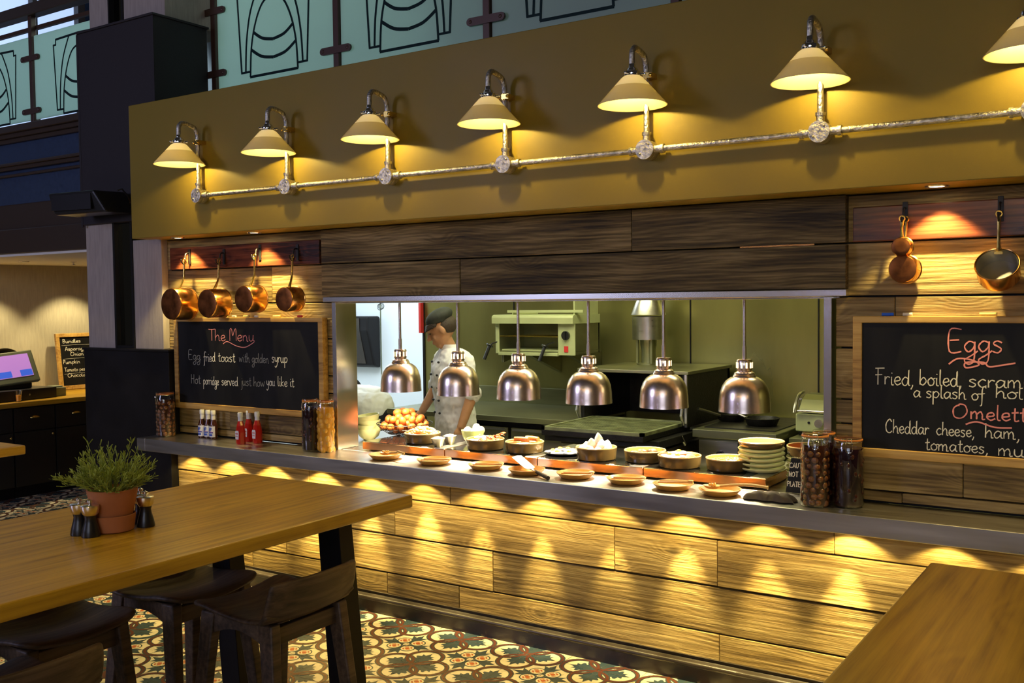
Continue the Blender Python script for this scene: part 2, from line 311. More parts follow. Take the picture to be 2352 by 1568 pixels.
def obj(name, g, m, parent=None, loc=None, rot=None, bevel=0, smooth=True, sub=0, solid=0, remesh=0, angle=38, seg=2):
    me = bpy.data.meshes.new(name); me.from_pydata([tuple(p) for p in g.v], [], g.f); me.validate()
    ms = m if isinstance(m, (list, tuple)) else [m]
    for q in ms: me.materials.append(M[q])
    if len(ms) > 1 and len(me.polygons) == len(g.mi): me.polygons.foreach_set('material_index', g.mi)
    if not remesh:
        b = bmesh.new(); b.from_mesh(me); bmesh.ops.recalc_face_normals(b, faces=b.faces); b.to_mesh(me); b.free()
    if smooth:
        me.polygons.foreach_set('use_smooth', [True]*len(me.polygons))
        if not (remesh or sub): me.set_sharp_from_angle(angle=math.radians(angle))
    o = bpy.data.objects.new(name, me); COL.objects.link(o)
    if parent: o.parent = parent
    if loc: o.location = loc
    if rot: o.rotation_euler = rot
    if solid: d = o.modifiers.new('s', 'SOLIDIFY'); d.thickness = solid; d.offset = 0
    if bevel: d = o.modifiers.new('b', 'BEVEL'); d.width = bevel; d.segments = seg; d.limit_method = 'ANGLE'; d.angle_limit = math.radians(40)
    if sub: d = o.modifiers.new('u', 'SUBSURF'); d.levels = sub; d.render_levels = sub
    if remesh:
        d = o.modifiers.new('r', 'REMESH'); d.mode = 'VOXEL'; d.voxel_size = remesh; d.use_smooth_shade = True
        d = o.modifiers.new('m', 'SMOOTH'); d.factor = .5; d.iterations = 4
    return o
def tag(o, label, cat, group=None):
    o['label'] = label; o['category'] = cat
    if group: o['group'] = group
    return o
def thing(name, label, cat, loc=(0, 0, 0), rz=0, group=None):
    o = bpy.data.objects.new(name, None); COL.objects.link(o); o.location = loc; o.rotation_euler = (0, 0, rz)
    o.empty_display_size = .1
    return tag(o, label, cat, group)
def struct(name, g, m, **k):
    o = obj(name, g, m, **k); o['kind'] = 'structure'; return o
def dup(root, loc, rz=None, label=None, rot=None):
    def cp(o, par):
        c = o.copy(); COL.objects.link(c)
        if par: c.parent = par
        for ch in kids[o]: cp(ch, c)
        return c
    kids = {}
    def walk(o):
        kids[o] = [c for c in bpy.data.objects if c.parent == o]
        for c in kids[o]: walk(c)
    walk(root); r = cp(root, None); r.location = loc
    if rz is not None: r.rotation_euler = (0, 0, rz)
    if rot: r.rotation_euler = rot
    if label: r['label'] = label
    return r
def smoothpts(p, k=5):
    if len(p) < 3: return p
    q = [p[0]]+list(p)+[p[-1]]; out = []
    for i in range(1, len(q)-2):
        for j in range(k):
            t = j/k; r = []
            for d in range(len(p[0])):
                a, b, c, e = q[i-1][d], q[i][d], q[i+1][d], q[i+2][d]
                r.append(.5*((2*b)+(-a+c)*t+(2*a-5*b+4*c-e)*t*t+(-a+3*b-3*c+e)*t**3))
            out.append(tuple(r))
    out.append(p[-1]); return out
def arc(cx, cy, r, a0, a1, n=16, ry=None):
    ry = r if ry is None else ry
    return [(cx+r*math.cos(math.radians(a0+(a1-a0)*i/n)), cy+ry*math.sin(math.radians(a0+(a1-a0)*i/n))) for i in range(n+1)]
def ribbon(pts, w):       # flat band outline along a 2-D polyline, as quads
    n = len(pts); L_ = []; R_ = []
    for i in range(n):
        a = pts[max(i-1, 0)]; b = pts[min(i+1, n-1)]; dx, dy = b[0]-a[0], b[1]-a[1]; d = math.hypot(dx, dy) or 1
        ww = w[i]/2 if isinstance(w, list) else w/2
        L_.append((pts[i][0]-dy/d*ww, pts[i][1]+dx/d*ww)); R_.append((pts[i][0]+dy/d*ww, pts[i][1]-dx/d*ww))
    return L_, R_
def add_ribbon(g, pts, w, to3):
    l, r = ribbon(pts, w); n = len(pts); o0 = Vector(to3(*pts[0]))
    nr = (Vector(to3(pts[0][0]+.001, pts[0][1]))-o0).cross(Vector(to3(pts[0][0], pts[0][1]+.001))-o0).normalized()
    g.k = getattr(g, 'k', 0)+1; base = (g.k % 40)*1.2e-5      # strokes lie a hair over one another
    g.add([Vector(to3(*p))+nr*(base+i*6e-6) for i, p in enumerate(l)]+[Vector(to3(*p))+nr*(base+i*6e-6) for i, p in enumerate(r)], [(i, i+1, n+i+1, n+i) for i in range(n-1)])
# handwriting: each letter is (advance, strokes); x-height 1
FONT = {
'a': (.95, [[(.7, .85), (.35, 1), (.03, .5), (.25, .02), (.62, .4), (.72, .95), (.7, .2), (.9, .05)]]),
'b': (.9, [[(.08, 2), (.05, .1), (.1, .5), (.45, .95), (.75, .5), (.4, 0), (.08, .15)]]),
'c': (.8, [[(.65, .85), (.35, 1), (.03, .5), (.3, 0), (.7, .2)]]),
'd': (.95, [[(.7, .8), (.35, 1), (.03, .5), (.25, 0), (.62, .3), (.75, 1.9), (.72, .2), (.9, .05)]]),
'e': (.8, [[(.08, .45), (.6, .6), (.5, .98), (.15, .85), (.05, .35), (.35, 0), (.72, .25)]]),
'f': (.7, [[(.75, 1.75), (.5, 1.95), (.3, 1.4), (.25, -.6), (.05, -.9)], [(0, .85), (.6, .95)]]),
'g': (.9, [[(.7, .85), (.35, 1), (.05, .55), (.3, .1), (.65, .5), (.7, .95), (.65, -.6), (.3, -.95), (.05, -.6), (.5, -.2), (.9, .2)]]),
'h': (.9, [[(.08, 2), (.05, 0)], [(.06, .5), (.4, 1), (.62, .7), (.65, .05), (.85, .05)]]),
'i': (.4, [[(.12, 1), (.12, .1), (.35, .02)], [(.12, 1.4), (.16, 1.5)]]),
'j': (.5, [[(.3, 1), (.3, -.5), (.05, -.85)], [(.3, 1.4), (.34, 1.5)]]),
'k': (.8, [[(.06, 2), (.06, 0)], [(.6, 1), (.1, .45), (.65, 0)]]),
'l': (.42, [[(.12, 2), (.1, .2), (.35, .02)]]),
'm': (1.3, [[(.05, 1), (.05, 0)], [(.05, .6), (.35, 1), (.5, .6), (.5, 0)], [(.5, .6), (.8, 1), (.97, .6), (.97, .05), (1.2, .05)]]),
'n': (.9, [[(.06, 1), (.06, 0)], [(.06, .6), (.4, 1), (.6, .6), (.62, .05), (.82, .05)]]),
'o': (.9, [[(.4, 1), (.05, .6), (.2, .05), (.6, .1), (.72, .6), (.4, 1), (.6, .85), (.88, .95)]]),
'p': (.9, [[(.08, 1), (.05, -1)], [(.06, .6), (.4, 1), (.74, .6), (.45, .05), (.07, .2)]]),
'r': (.65, [[(.06, 1), (.07, 0)], [(.07, .55), (.3, .95), (.58, .85)]]),
's': (.75, [[(.6, .85), (.3, 1), (.08, .75), (.55, .35), (.35, 0), (.02, .12)]]),
't': (.65, [[(.28, 1.7), (.25, .2), (.4, 0), (.6, .12)], [(.0, 1.05), (.55, 1.15)]]),
'u': (.95, [[(.06, 1), (.06, .3), (.3, 0), (.6, .3), (.66, 1), (.65, .15), (.88, .03)]]),
'v': (.8, [[(.03, 1), (.3, 0), (.62, 1), (.75, .95)]]),
'w': (1.2, [[(.03, 1), (.2, .05), (.5, .8), (.72, .05), (1.0, 1), (1.15, .95)]]),
'y': (.85, [[(.05, 1), (.12, .35), (.4, .15), (.65, .5)], [(.7, 1), (.6, -.4), (.25, -.95), (.02, -.7)]]),
'z': (.8, [[(.05, 1), (.6, .95), (.05, .05), (.7, .02)]]),
',': (.45, [[(.2, .1), (.18, -.1), (.02, -.45)]]), ' ': (.55, []),
'T': (1.0, [[(0, 2), (.5, 1.95), (1.05, 2.05)], [(.52, 1.95), (.5, 0)]]),
'M': (1.2, [[(.05, 0), (.1, 1.9), (.35, 1.95), (.5, .9), (.8, 1.9), (1.0, 1.9), (1.02, 0)]]),
'E': (1.0, [[(.85, 2), (.1, 1.95), (.08, .1), (.85, .1)], [(.1, 1.05), (.7, 1.1)]]),
'H': (1.0, [[(.08, 1.9), (.05, 0)], [(.75, 1.9), (.72, 0)], [(.07, .95), (.73, 1.0)]]),
'F': (1.0, [[(.3, 2), (.28, 0)], [(.0, 2.0), (1.0, 2.05)], [(.0, 1.2), (.75, 1.25)]]),
'O': (1.5, [[(.7, 1.9), (.1, 1.3), (.15, .2), (.75, .05), (1.2, .8), (1.05, 1.7), (.6, 1.85), (.5, 1.6)]]),
'C': (1.1, [[(.9, 1.6), (.6, 2), (.1, 1.3), (.15, .3), (.6, 0), (.95, .3)]]),
'A': (1.0, [[(0, 0), (.45, 2), (.85, 0)], [(.15, .7), (.7, .75)]]),
'B': (1.0, [[(.1, 2), (.08, 0)], [(.1, 1.95), (.65, 1.8), (.6, 1.2), (.12, 1.05), (.7, .85), (.7, .15), (.08, 0)]]),
'U': (1.0, [[(.08, 2), (.08, .5), (.4, 0), (.75, .5), (.78, 2)]]),
'P': (.95, [[(.1, 2), (.08, 0)], [(.1, 1.95), (.7, 1.8), (.65, 1.1), (.1, 1.0)]]),
'L': (.85, [[(.1, 2), (.08, .05), (.75, .05)]]),
'S': (.95, [[(.8, 1.8), (.4, 2), (.1, 1.5), (.7, .7), (.45, 0), (.02, .2)]]),
'N': (1.05, [[(.08, 0), (.1, 2)], [(.1, 2), (.75, 0)], [(.75, 0), (.78, 2)]]),
'I': (.4, [[(.15, 2), (.13, 0)]]), 'Z': (.9, [[(.05, 2), (.75, 2), (.05, 0), (.8, 0)]]),
'X': (.9, [[(0, 2), (.75, 0)], [(.75, 2), (0, 0)]]),
}
def text_width(t): return sum(FONT[c][0] for c in t)
def write(g, text, x0, x1, z, h, w, to3, jitter=.04, straight=False):
    sx = (x1-x0)/text_width(text); x = x0; rnd = random.Random(text)
    for c in text:
        adv, strokes = FONT[c]; dz = rnd.uniform(-jitter, jitter)*h
        for s_ in strokes:
            p = s_ if straight else smoothpts(s_, 5)
            p = [(x+u*sx, z+dz+v*h) for u, v in p]
            add_ribbon(g, p, [w*(.75+.5*rnd.random()) for _ in p], to3)
        x += adv*sx

# ================================================================== THE ROOM
WY = 4.17                      # face of the plank wall
ZC = .893                      # steel counter height
# ---- patterned cement-tile floor (20 cm tiles, four to a motif)
def make_floor():
    g = G()
    X0, X1, Y0, Y1 = -11, 3, -3, 4.2
    g.add([(X0, Y0, 0), (X1, Y0, 0), (X1, Y1, 0), (X0, Y1, 0), (X0, Y1, 0), (-5.2, Y1, 0), (-5.2, 9, 0), (X0, 9, 0)], [(0, 1, 2, 3), (4, 5, 6, 7)])
    g.add([(-11, 4.19, -.02), (3, 4.19, -.02), (3, 9, -.02), (-11, 9, -.02)], [(0, 1, 2, 3)])
    qx, qy = -3.4155, 4.0295
    def flat(poly, z, mi):
        g.cur = mi; g.add([(x, y, z) for x, y in poly], [tuple(range(len(poly)))])
    def band(pts, w, z, mi):
        g.cur = mi; add_ribbon(g, pts, w, lambda u, v: (u, v, z))
    def rot(p, a, cx, cy):
        c, s = math.cos(a), math.sin(a); return [(cx+x*c-y*s, cy+x*s+y*c) for x, y in p]
    leaf = [(.018, 0), (.034, .012), (.044, .010), (.050, .034), (.062, .026), (.070, .058), (.084, .036), (.098, .052), (.108, .050), (.112, .028), (.134, .034), (.126, .014), (.158, .0)]
    leaf = leaf+[(x, -y) for x, y in reversed(leaf[1:-1])]
    star = [(.022, .0), (.034, .016), (.046, .040), (.078, .026), (.118, .046), (.106, .018), (.150, .0)]
    star = star+[(x, -y) for x, y in reversed(star[1:-1])]
    for i in range(-19, 14):
        for j in range(-17, 11):
            cx, cy = qx+.4*i, qy+.4*j
            if cx < -10.6 or cx > 2.4 or cy < .6: continue
            if cy > 4.08 and cx > -5.3: continue
            near = cy < 4.3
            for k in range(4):
                a = k*PI/2
                flat(rot(leaf, a, cx, cy), .0004, 2)
                c0 = rot([(.102, 0)], a, cx, cy)[0]
                n = 26 if near else 16
                circ = arc(c0[0], c0[1], .088, 0, 360, n)
                band(circ, .025, .0006+.0001*(k % 2), 2); band(circ, .014, .0010+.0001*(k % 2), 3)
            rx, ry = cx+.2, cy-.2
            for k in range(4):
                flat(rot(star, k*PI/2, rx, ry), .0003, 2)
                p = rot([(.060, 0)], k*PI/2+PI/4, rx, ry)[0]
                band(arc(p[0], p[1], .037, 0, 360, 18), .006, .0007, 2)
                flat(arc(p[0], p[1], .0345, 0, 360, 18)[:-1], .0006, 1)
                flat(arc(p[0], p[1], .0125, 0, 360, 10)[:-1], .0009, 4)
                for q in range(4): band(arc(p[0], p[1], .021, q*90+15, q*90+75, 6), .0075, .0009, 4)
            band(arc(rx, ry, .020, 0, 360, 16), .006, .0010, 2); flat(arc(rx, ry, .017, 0, 360, 16)[:-1], .0009, 1)
            g.cur = 5
    g.cur = 5
    for i in range(-38, 28):
        x = qx+.2*i
        if X0 < x < X1: g.add([(x-.0009, .4, .0013), (x+.0009, .4, .0013), (x+.0009, 4.15 if x > -5.3 else 8, .0013), (x-.0009, 4.15 if x > -5.3 else 8, .0013)], [(0, 1, 2, 3)])
    for j in range(-17, 22):
        y = qy+.2*j
        if .4 < y < 8: g.add([(X0, y-.0009, .0013), (X1 if y < 4.2 else -5.4, y-.0009, .0013), (X1 if y < 4.2 else -5.4, y+.0009, .0013), (X0, y+.0009, .0013)], [(0, 1, 2, 3)])
    o = struct('floor', g, ['cream', 'cream', 'teal', 'rust', 'orange', 'grout'], smooth=False)
make_floor()

# ---- plank cladding
def planks(name, rows, x0, x1, y, th, m, hole=None, rnd=None, gap=.007, back=None):
    rnd = rnd or random.Random(name); g = G()
    for z0, z1, joints in rows:
        segs = [x0]+sorted(joints)+[x1]
        for a, b in zip(segs[:-1], segs[1:]):
            pieces = [(a, b)]
            if hole and z1 <= hole[3]+.002 and z0 >= hole[2]-.002:
                pieces = [(max(a, p), min(b, q)) for p, q in ((x0, hole[0]), (hole[1], x1)) if min(b, q)-max(a, p) > .01]
            for p, q in pieces:
                d = rnd.uniform(-.0015, .0035); n = max(1, int((q-p)/.25))
                # wavy sawn edges
                for lo in (0,):
                    xs = [p+.001+(q-p-.002)*i/n for i in range(n+1)]
                    zb = [z0+gap/2+rnd.uniform(-.001, .0015) for _ in xs]; zt = [z1-gap/2-rnd.uniform(-.001, .0015) for _ in xs]
                    vs = []; fs = []
                    for xx, b_, t_ in zip(xs, zb, zt): vs += [(xx, y-d, b_), (xx, y-d, t_), (xx, y+th, t_), (xx, y+th, b_)]
                    for i in range(n):
                        k = i*4; fs += [(k, k+4, k+5, k+1), (k+1, k+5, k+6, k+2), (k+2, k+6, k+7, k+3), (k+3, k+7, k+4, k)]
                    fs += [(0, 1, 2, 3), (n*4+3, n*4+2, n*4+1, n*4)]
                    g.add(vs, fs)
    return struct(name, g, m, bevel=.0025, smooth=False, seg=1)
low = [(.085, .236, [-4.7, -3.613, -3.117, -1.670, .2]), (.236, .449, [-4.4, -2.898, -.5]), (.449, .660, [-5.0, -3.55, -2.192, -1.677]), (.660, .815, [-4.2, -3.166, -1.164, .6])]
planks('wall_counter_front', low, -5.49, 1.5, 4.15, .03, 'planks')
up = [(.90, .945, [-.9]), (.945, 1.21, [-4.9, -.674]), (1.21, 1.312, [-5.1]), (1.312, 1.525, []), (1.525, 1.735, [-4.75, -.93]), (1.735, 1.955, [-4.5, .3]), (1.955, 2.15, [])]
planks('wall_bar', up, -5.47, 1.5, WY, .03, 'planks', hole=(-3.985, -1.165, .90, 1.735))
g = G(); g.box(-5.5, 1.5, 4.18, 4.3, 0, .80); g.box(-5.5, -4.0, 4.201, 4.30, .89, 2.15); g.box(-1.15, 1.5, 4.201, 4.30, .89, 2.15); g.box(-4.0, -1.15, 4.201, 4.30, 1.74, 2.15)
struct('wall_bar_core', g, 'blackm', smooth=False)
# hood of darker barn boards over the pass, with its steel lower edge
hood = [(1.765, 1.952, [-3.064]), (1.952, 2.148, [-2.079])]
planks('trim_1', hood, -4.045, -1.112, 4.125, .044, 'planks_dark', gap=.005)
g = G(); g.box(-4.035, -1.110, 4.120, 4.169, 1.737, 1.765); g.box(-4.0, -1.15, 4.169, 4.45, 1.728, 1.737)
struct('trim_2', g, 'steel_edge', smooth=False, bevel=.002)
g = G(); g.box(-1.56, -1.24, 4.1225, 4.126, 1.949, 1.955)  # strip stands in for orange light showing through the plank gap
struct('gap_light_strip', g, 'orange_lit_steel', smooth=False)
# opening jambs in steel
g = G(); g.box(-3.985, -3.965, 4.150, 4.32, ZC, 1.737); g.box(-3.992, -3.962, 4.146, 4.150, ZC, 1.737)
g.box(-1.205, -1.178, 4.150, 4.32, ZC, 1.737); g.box(-1.208, -1.176, 4.146, 4.150, ZC, 1.737)
struct('trim_4', g, 'steel_edge', smooth=False, bevel=.0015)
# kick board with rounded cap
g = G(); g.box(-5.49, 1.5, 4.130, 4.18, 0, .068); g.prism([(4.148, .068)]+[(4.138-.018*math.sin(a*PI/8), .080+.014*math.cos(PI-a*PI/8)) for a in range(9)]+[(4.148, .10)], -5.49, 1.5, 'x')
g.prism([(4.10+.05, .10), (4.145, .115), (4.155, .118), (4.18, .10)], -5.49, 1.5, 'x')
struct('baseboard_bar', g, 'base', smooth=True)

# olive fascia with soffit
g = G(); g.box(-5.50, 2.2, 3.93, 4.06, 2.15, 2.985); g.box(-5.44, 2.2, 4.06, 4.5, 2.15, 2.985)
struct('wall_fascia', g, 'olive', smooth=False, bevel=.004)

# ---- column on the left
g = G(); g.box(-5.765, -5.47, 4.125, 4.60, 1.44, 2.16); g.box(-6.285, -5.975, 4.125, 4.60, 1.44, 2.285)
g.box(-6.285, -6.06, 4.20, 4.75, 3.58, 5.6); g.box(-5.90, -5.47, 4.20, 4.75, 3.58, 5.6)
struct('wall_column', g, 'fabric', smooth=False, bevel=.004)
g = G(); g.box(-5.975, -5.765, 4.15, 4.58, 1.44, 2.285); g.box(-6.06, -5.90, 4.23, 4.7, 3.58, 5.6)
struct('trim_5', g, 'mirror', smooth=False)
g = G()
for a, b in ((-5.975, -5.955), (-5.785, -5.765)): g.box(a, b, 4.118, 4.15, 1.44, 2.285)
g.box(-5.955, -5.785, 4.12, 4.15, 1.44, 1.46)
for a, b in ((-6.06, -6.045), (-5.915, -5.90)): g.box(a, b, 4.19, 4.23, 3.58, 5.6)
struct('trim_6', g, 'black', smooth=False)
g = G(); g.box(-6.26, -5.45, 4.09, 4.52, 2.285, 3.58); g.box(-6.27, -5.44, 4.08, 4.53, 3.58, 3.595); g.box(-6.28, -6.26, 4.088, 4.1, 2.27, 3.58)
struct('wall_column_boxing', g, 'boxgrey', smooth=False, bevel=.003)
g = G(); g.box(-6.30, -5.385, 4.095, 4.62, 0, 1.425); g.box(-6.31, -5.375, 4.085, 4.63, 1.425, 1.441); g.box(-5.385, -5.40, 4.09, 4.2, 0, .02)
struct('wall_column_dado', g, 'blackm', smooth=False, bevel=.003)
g = G(); g.box(-5.505, -5.487, 4.14, 4.2, 0, .81); struct('trim_7', g, 'base', smooth=False)

# ---- left alcove behind the column, beam and mezzanine edge
g = G(); g.box(-11, -6.28, 4.55, 4.75, 2.16, 2.56)
struct('wall_beam', g, 'brownpaint', smooth=False)
g = G(); g.box(-11, -6.28, 4.53, 4.56, 2.16, 2.36); g.box(-11, -6.28, 4.50, 4.56, 2.83, 2.86); g.box(-11, -6.28, 4.48, 4.56, 2.86, 2.885); g.box(-11, -6.28, 4.51, 4.56, 2.78, 2.80); g.box(-11, -6.28, 4.49, 4.60, 3.085, 3.12); g.box(-11, -6.28, 4.46, 4.60, 3.12, 3.175); g.box(-11, -6.28, 4.515, 4.56, 3.05, 3.085)
struct('trim_8', g, 'brownpaint', smooth=False, bevel=.006)
g = G(); g.box(-11, -6.28, 4.545, 4.75, 2.56, 3.1)
struct('wall_mezzanine_edge', g, 'navy', smooth=False)
g = G(); g.box(-11, -7.55, 4.76, 9.2, 2.14, 2.17); g.box(-7.55, -6.25, 4.76, 5.45, 2.14, 2.17); g.box(-11, -6.28, 4.55, 4.76, 2.14, 2.159)
struct('ceiling', g, 'plaster', smooth=False)
g = G(); g.box(-9.75, -9.6, 3.2, 9.2, 0, 2.14)
struct('wall_alcove_back', g, 'fabric_y', smooth=False)
g = G(); g.box(-9.7, -7.55, 8.6, 8.7, 0, 2.14); g.box(-6.35, -6.25, 4.6, 5.4, 0, 2.14); g.box(-7.65, -6.25, 5.35, 5.45, 0, 2.9); g.box(-7.65, -7.55, 5.45, 8.6, 0, 2.9)
struct('wall_alcove_end', g, 'fabric_y', smooth=False)
# mezzanine hall behind the glass
g = G(); g.box(-12, 3, 10.2, 10.4, 2.9, 6.4); struct('wall_mezzanine_back', g, 'plaster', smooth=False)
g = G(); g.box(-12, 3, 4.76, 10.4, 2.9, 2.98); struct('floor_mezzanine', g, 'blackm', smooth=False)
g = G(); g.box(-12, 3, 4.6, 10.4, 6.3, 6.4); struct('ceiling_mezzanine', g, 'plaster', smooth=False)
g = G(); g.box(-12.4, -12.2, 3, 10.4, 2.9, 6.4); struct('wall_mezzanine_left', g, 'navy', smooth=False)
for i in range(4):
    y = 3.6+1.55*i
    g = G(); g.box(-12.2, -12.16, y, y+1.2, 3.2, 6.1); w = struct('window_%d' % (i+1), g, 'winglow', smooth=False)
    g = G()
    for a, b in ((y-.1, y), (y+1.2, y+1.3), (y+.57, y+.63)): g.box(-12.16, -12.06, a, b, 3.1, 6.2)
    g.box(-12.16, -12.06, y-.1, y+1.3, 4.55, 4.63); g.box(-12.16, -12.06, y-.1, y+1.3, 3.1, 3.2)
    obj('window_frame', g, 'brownpaint', w, smooth=False)
g = G(); g.box(-3.95, 1.6, 5.3, 5.4, 2.98, 6.3); struct('wall_daylight_block', g, 'boxgrey', smooth=False)  # hidden partition added to block daylight and darken the right-hand panels
g = G()
for x in (-10.2, -8.35, -6.5, -2.6, -1.2): g.box(x-.16, x+.16, 8.2, 8.52, 2.98, 6.3)
struct('wall_mezzanine_piers', g, 'black', smooth=False)

# ---- kitchen shell
g = G(); g.box(-5.40, 1.2, 6.75, 6.85, 0, 2.75)
struct('wall_kitchen_back', g, 'steel_green', smooth=False)
g = G()
for x in (-5.04, -4.47, -2.93, -2.00): g.box(x-.004, x+.004, 6.742, 6.7505, .95, 2.75)
g.box(-5.42, -5.40, 6.74, 6.86, 0, 2.75)
struct('trim_9', g, 'blackm', smooth=False)
g = G(); g.box(-7.55, -5.3, 8.0, 8.1, 0, 2.9)
g.box(-5.40, -5.3, 6.85, 8.0, 0, 2.9)
struct('wall_corridor', g, 'whitewall', smooth=False)
g = G(); g.box(-6.998, -6.988, 7.992, 8.001, 0, 2.9); struct('trim_10', g, 'tillgrey', smooth=False)
g = G(); g.box(-5.5, 1.2, 4.3, 6.85, 2.72, 2.9); g.box(-7.6, -5.5, 5.4, 8.1, 2.84, 2.9); struct('ceiling_kitchen', g, 'plaster', smooth=False)
g = G(); g.box(-7.55, -7.53, 5.45, 8.0, 0, 2.9); struct('wall_kitchen_left', g, 'whitewall', smooth=False)
g = G(); g.box(.6, .7, 4.3, 6.8, 0, 2.75); struct('wall_kitchen_right', g, 'steel_green', smooth=False)

# ================================================================== STEEL COUNTER AND LIGHTS
g = G(); g.box(-5.37, 1.5, 3.89, 4.178, .815, ZC); g.box(-5.452, -5.37, 3.89, 4.082, .815, ZC); g.box(-3.96, -1.209, 4.178, 4.32, .85, ZC); g.box(-4.3, -1.0, 4.32, 4.95, .85, ZC)
tag(obj('steel_counter', g, 'steel', bevel=.003, smooth=False), 'long brushed steel counter shelf running along the plank wall through the serving hatch', 'counter')
# small downlights under the shelf
xs_sc = [-5.21, -4.86, -4.49, -4.09, -3.71, -3.335, -2.965, -2.58, -2.20, -1.83, -1.455, -1.09, -.72, -.35, .02]
g = G(); g.lathe([(.0, .004), (.014, .004), (.022, .0), (.024, .006), (.024, .010), (0, .010)], 14)
pl = obj('recessed_light', g, 'steel_edge'); pl.location = (xs_sc[0], 4.045, .805)
OD = ['first', 'second', 'third', 'fourth', 'fifth', 'sixth', 'seventh', 'eighth', 'ninth', 'tenth', 'eleventh', 'twelfth', 'thirteenth', 'fourteenth', 'fifteenth']
tag(pl, 'tiny steel downlight under the counter shelf, first from the left end', 'light', 'downlights under the counter shelf')
for i, x in enumerate(xs_sc):
    if i: dup(pl, (x, 4.045, .805), label='tiny steel downlight under the counter shelf, %s from the left end' % OD[i])
    q_ = random.Random(i*7+1); k_ = q_.uniform(.65, 1.25)
    light('SPOT', (x, 4.045, .798), 6.5*k_, (1, .76, .27), .006, (x, 4.12, 0), 122, .3, name='shelf_light')
    light('SPOT', (x, 4.035, .797), 58*k_, (1, .78, .30), .008, (x+q_.uniform(-.05, .05), 4.15, q_.uniform(.0, .18)), q_.uniform(32, 46), .95, name='shelf_light_beam')

# soffit downlights
g = G(); g.lathe([(.0, -.001), (.024, -.001)], 18); g.v = [Vector(p) for p in g.v]
soff = [-5.19, -4.50, -.752, .62]
for i, x in enumerate(soff):
    t = thing('recessed_downlight', ['bright round downlight in the soffit above the first copper pan', 'bright round downlight in the soffit near the hood', 'bright round downlight in the soffit over the right copper pans', 'round soffit downlight beyond the right copper pans'][i], 'light', (x, 4.04, 2.15), 0, 'soffit downlights')
    q = G(); q.lathe([(.026, -.002), (.040, -.006), (.044, -.001), (.044, .002)], 24); obj('trim_ring', q, 'steel_edge', t)
    q = G(); q.lathe([(0.0, -.003), (.027, -.003), (.027, 0)], 24); obj('lens', q, 'ledglow', t)
    light('SPOT', (x, 4.04, 2.135), 40, (1, .78, .30), .012, (x+.04, 4.12, 0), 96, .4, name='soffit_light')

# ---- wall lamps on galvanised conduit
LX = [-4.8037, -4.0646, -3.3393, -2.6192, -1.8895, -1.1484, -.41]
ord_ = ['leftmost', 'second from the left', 'third from the left', 'fourth from the left', 'fifth from the left', 'sixth, largest complete one', 'cropped by the right edge']
BZ = 2.372
def wall_lamp(i, x):
    t = thing('wall_lamp', 'opal glass cone lamp on a bent galvanised pipe arm, %s' % ord_[i], 'wall lamp', (x, 3.93, BZ), 0, 'cone lamps along the olive fascia')
    yb = -.035; ys = -.168
    q = G(); q.tube([(0, yb, .03), (0, yb, .36)]+[(0, yb+(ys-yb)*(1-math.cos(a))/2, .36+.052*math.sin(a)) for a in [PI*k/8 for k in range(1, 8)]]+[(0, ys, .36), (0, ys, .315)], .0125, 12)
    pts = [(0, yb, .02), (0, yb, .33), (0, yb-.004, .362), (0, yb-.018, .390), (0, yb-.040, .402), (0, ys+.034, .412), (0, ys+.012, .402), (0, ys, .378), (0, ys, .315)]
    q = G(); q.tube(smoothpts(pts, 4), .0125, 12); obj('pipe_arm', q, 'galv', t)
    q = G(); q.box(-.006, .034, yb-.020, .0, .300, .322); q.tube([(0, yb, .296), (0, yb, .326)], .019, 12); q.ball((.030, yb-.022, .311), .009, 8, 6); q.ball((-.024, yb-.010, .311), .008, 8, 6); obj('pipe_clip', q, 'brass', t)
    q = G(); q.tube([(0, yb-.025, 0), (0, 0, 0)], .042, 28); q.ball((.02, yb-.026, .02), .005, 8, 6); q.ball((-.02, yb-.026, -.018), .005, 8, 6)
    q.tube([(0, yb, 0), (0, yb, .07)], .0165, 12); q.tube([(0, yb, .062), (0, yb, .075)], .020, 12)
    q.tube([(0, yb, 0), (.075, yb, 0)], .0165, 12); q.tube([(.066, yb, 0), (.082, yb, 0)], .020, 12)
    if i: q.tube([(0, yb, 0), (-.075, yb, 0)], .0165, 12); q.tube([(-.066, yb, 0), (-.08, yb, 0)], .019, 12)
    else: q.tube([(0, yb, 0), (-.052, yb, 0)], .010, 12); q.ball((-.052, yb, 0), .013, 8, 6)
    obj('junction_box', q, 'galv', t)
    q = G(); q.lathe([(.011, .345), (.014, .335), (.014, .325), (.022, .320), (.026, .312), (.034, .306), (.036, .292), (.033, .286), (.0, .286)], 24, (0, ys, 0))
    for k in range(3):
        a = 2*PI*k/3+.4; q.tube([(.034*math.cos(a), ys+.034*math.sin(a), .296), (.050*math.cos(a), ys+.050*math.sin(a), .296)], .004, 6); q.ball((.052*math.cos(a), ys+.052*math.sin(a), .296), .006, 8, 6)
    obj('shade_gallery', q, 'chrome', t)
    q = G(); q.lathe([(.078, .2445), (.144, .171), (.1455, .168), (.1425, .1685), (.044, .276), (.030, .287)], 48, (0, ys, 0)); q.cur = 1; q.lathe([(.030, .296), (.032, .290), (.046, .280), (.078, .2445)], 48, (0, ys, 0)); obj('glass_shade', q, ['opal', 'opal_lit_band'], t)
    q = G(); q.ball((0, ys, .250), (.018, .018, .024), 12, 8); obj('bulb', q, 'bulb', t)
    light('POINT', (x, 3.93+ys, BZ+.214), 5.6, (1, .73, .20), .012, name='lamp_light')
for i, x in enumerate(LX): wall_lamp(i, x)
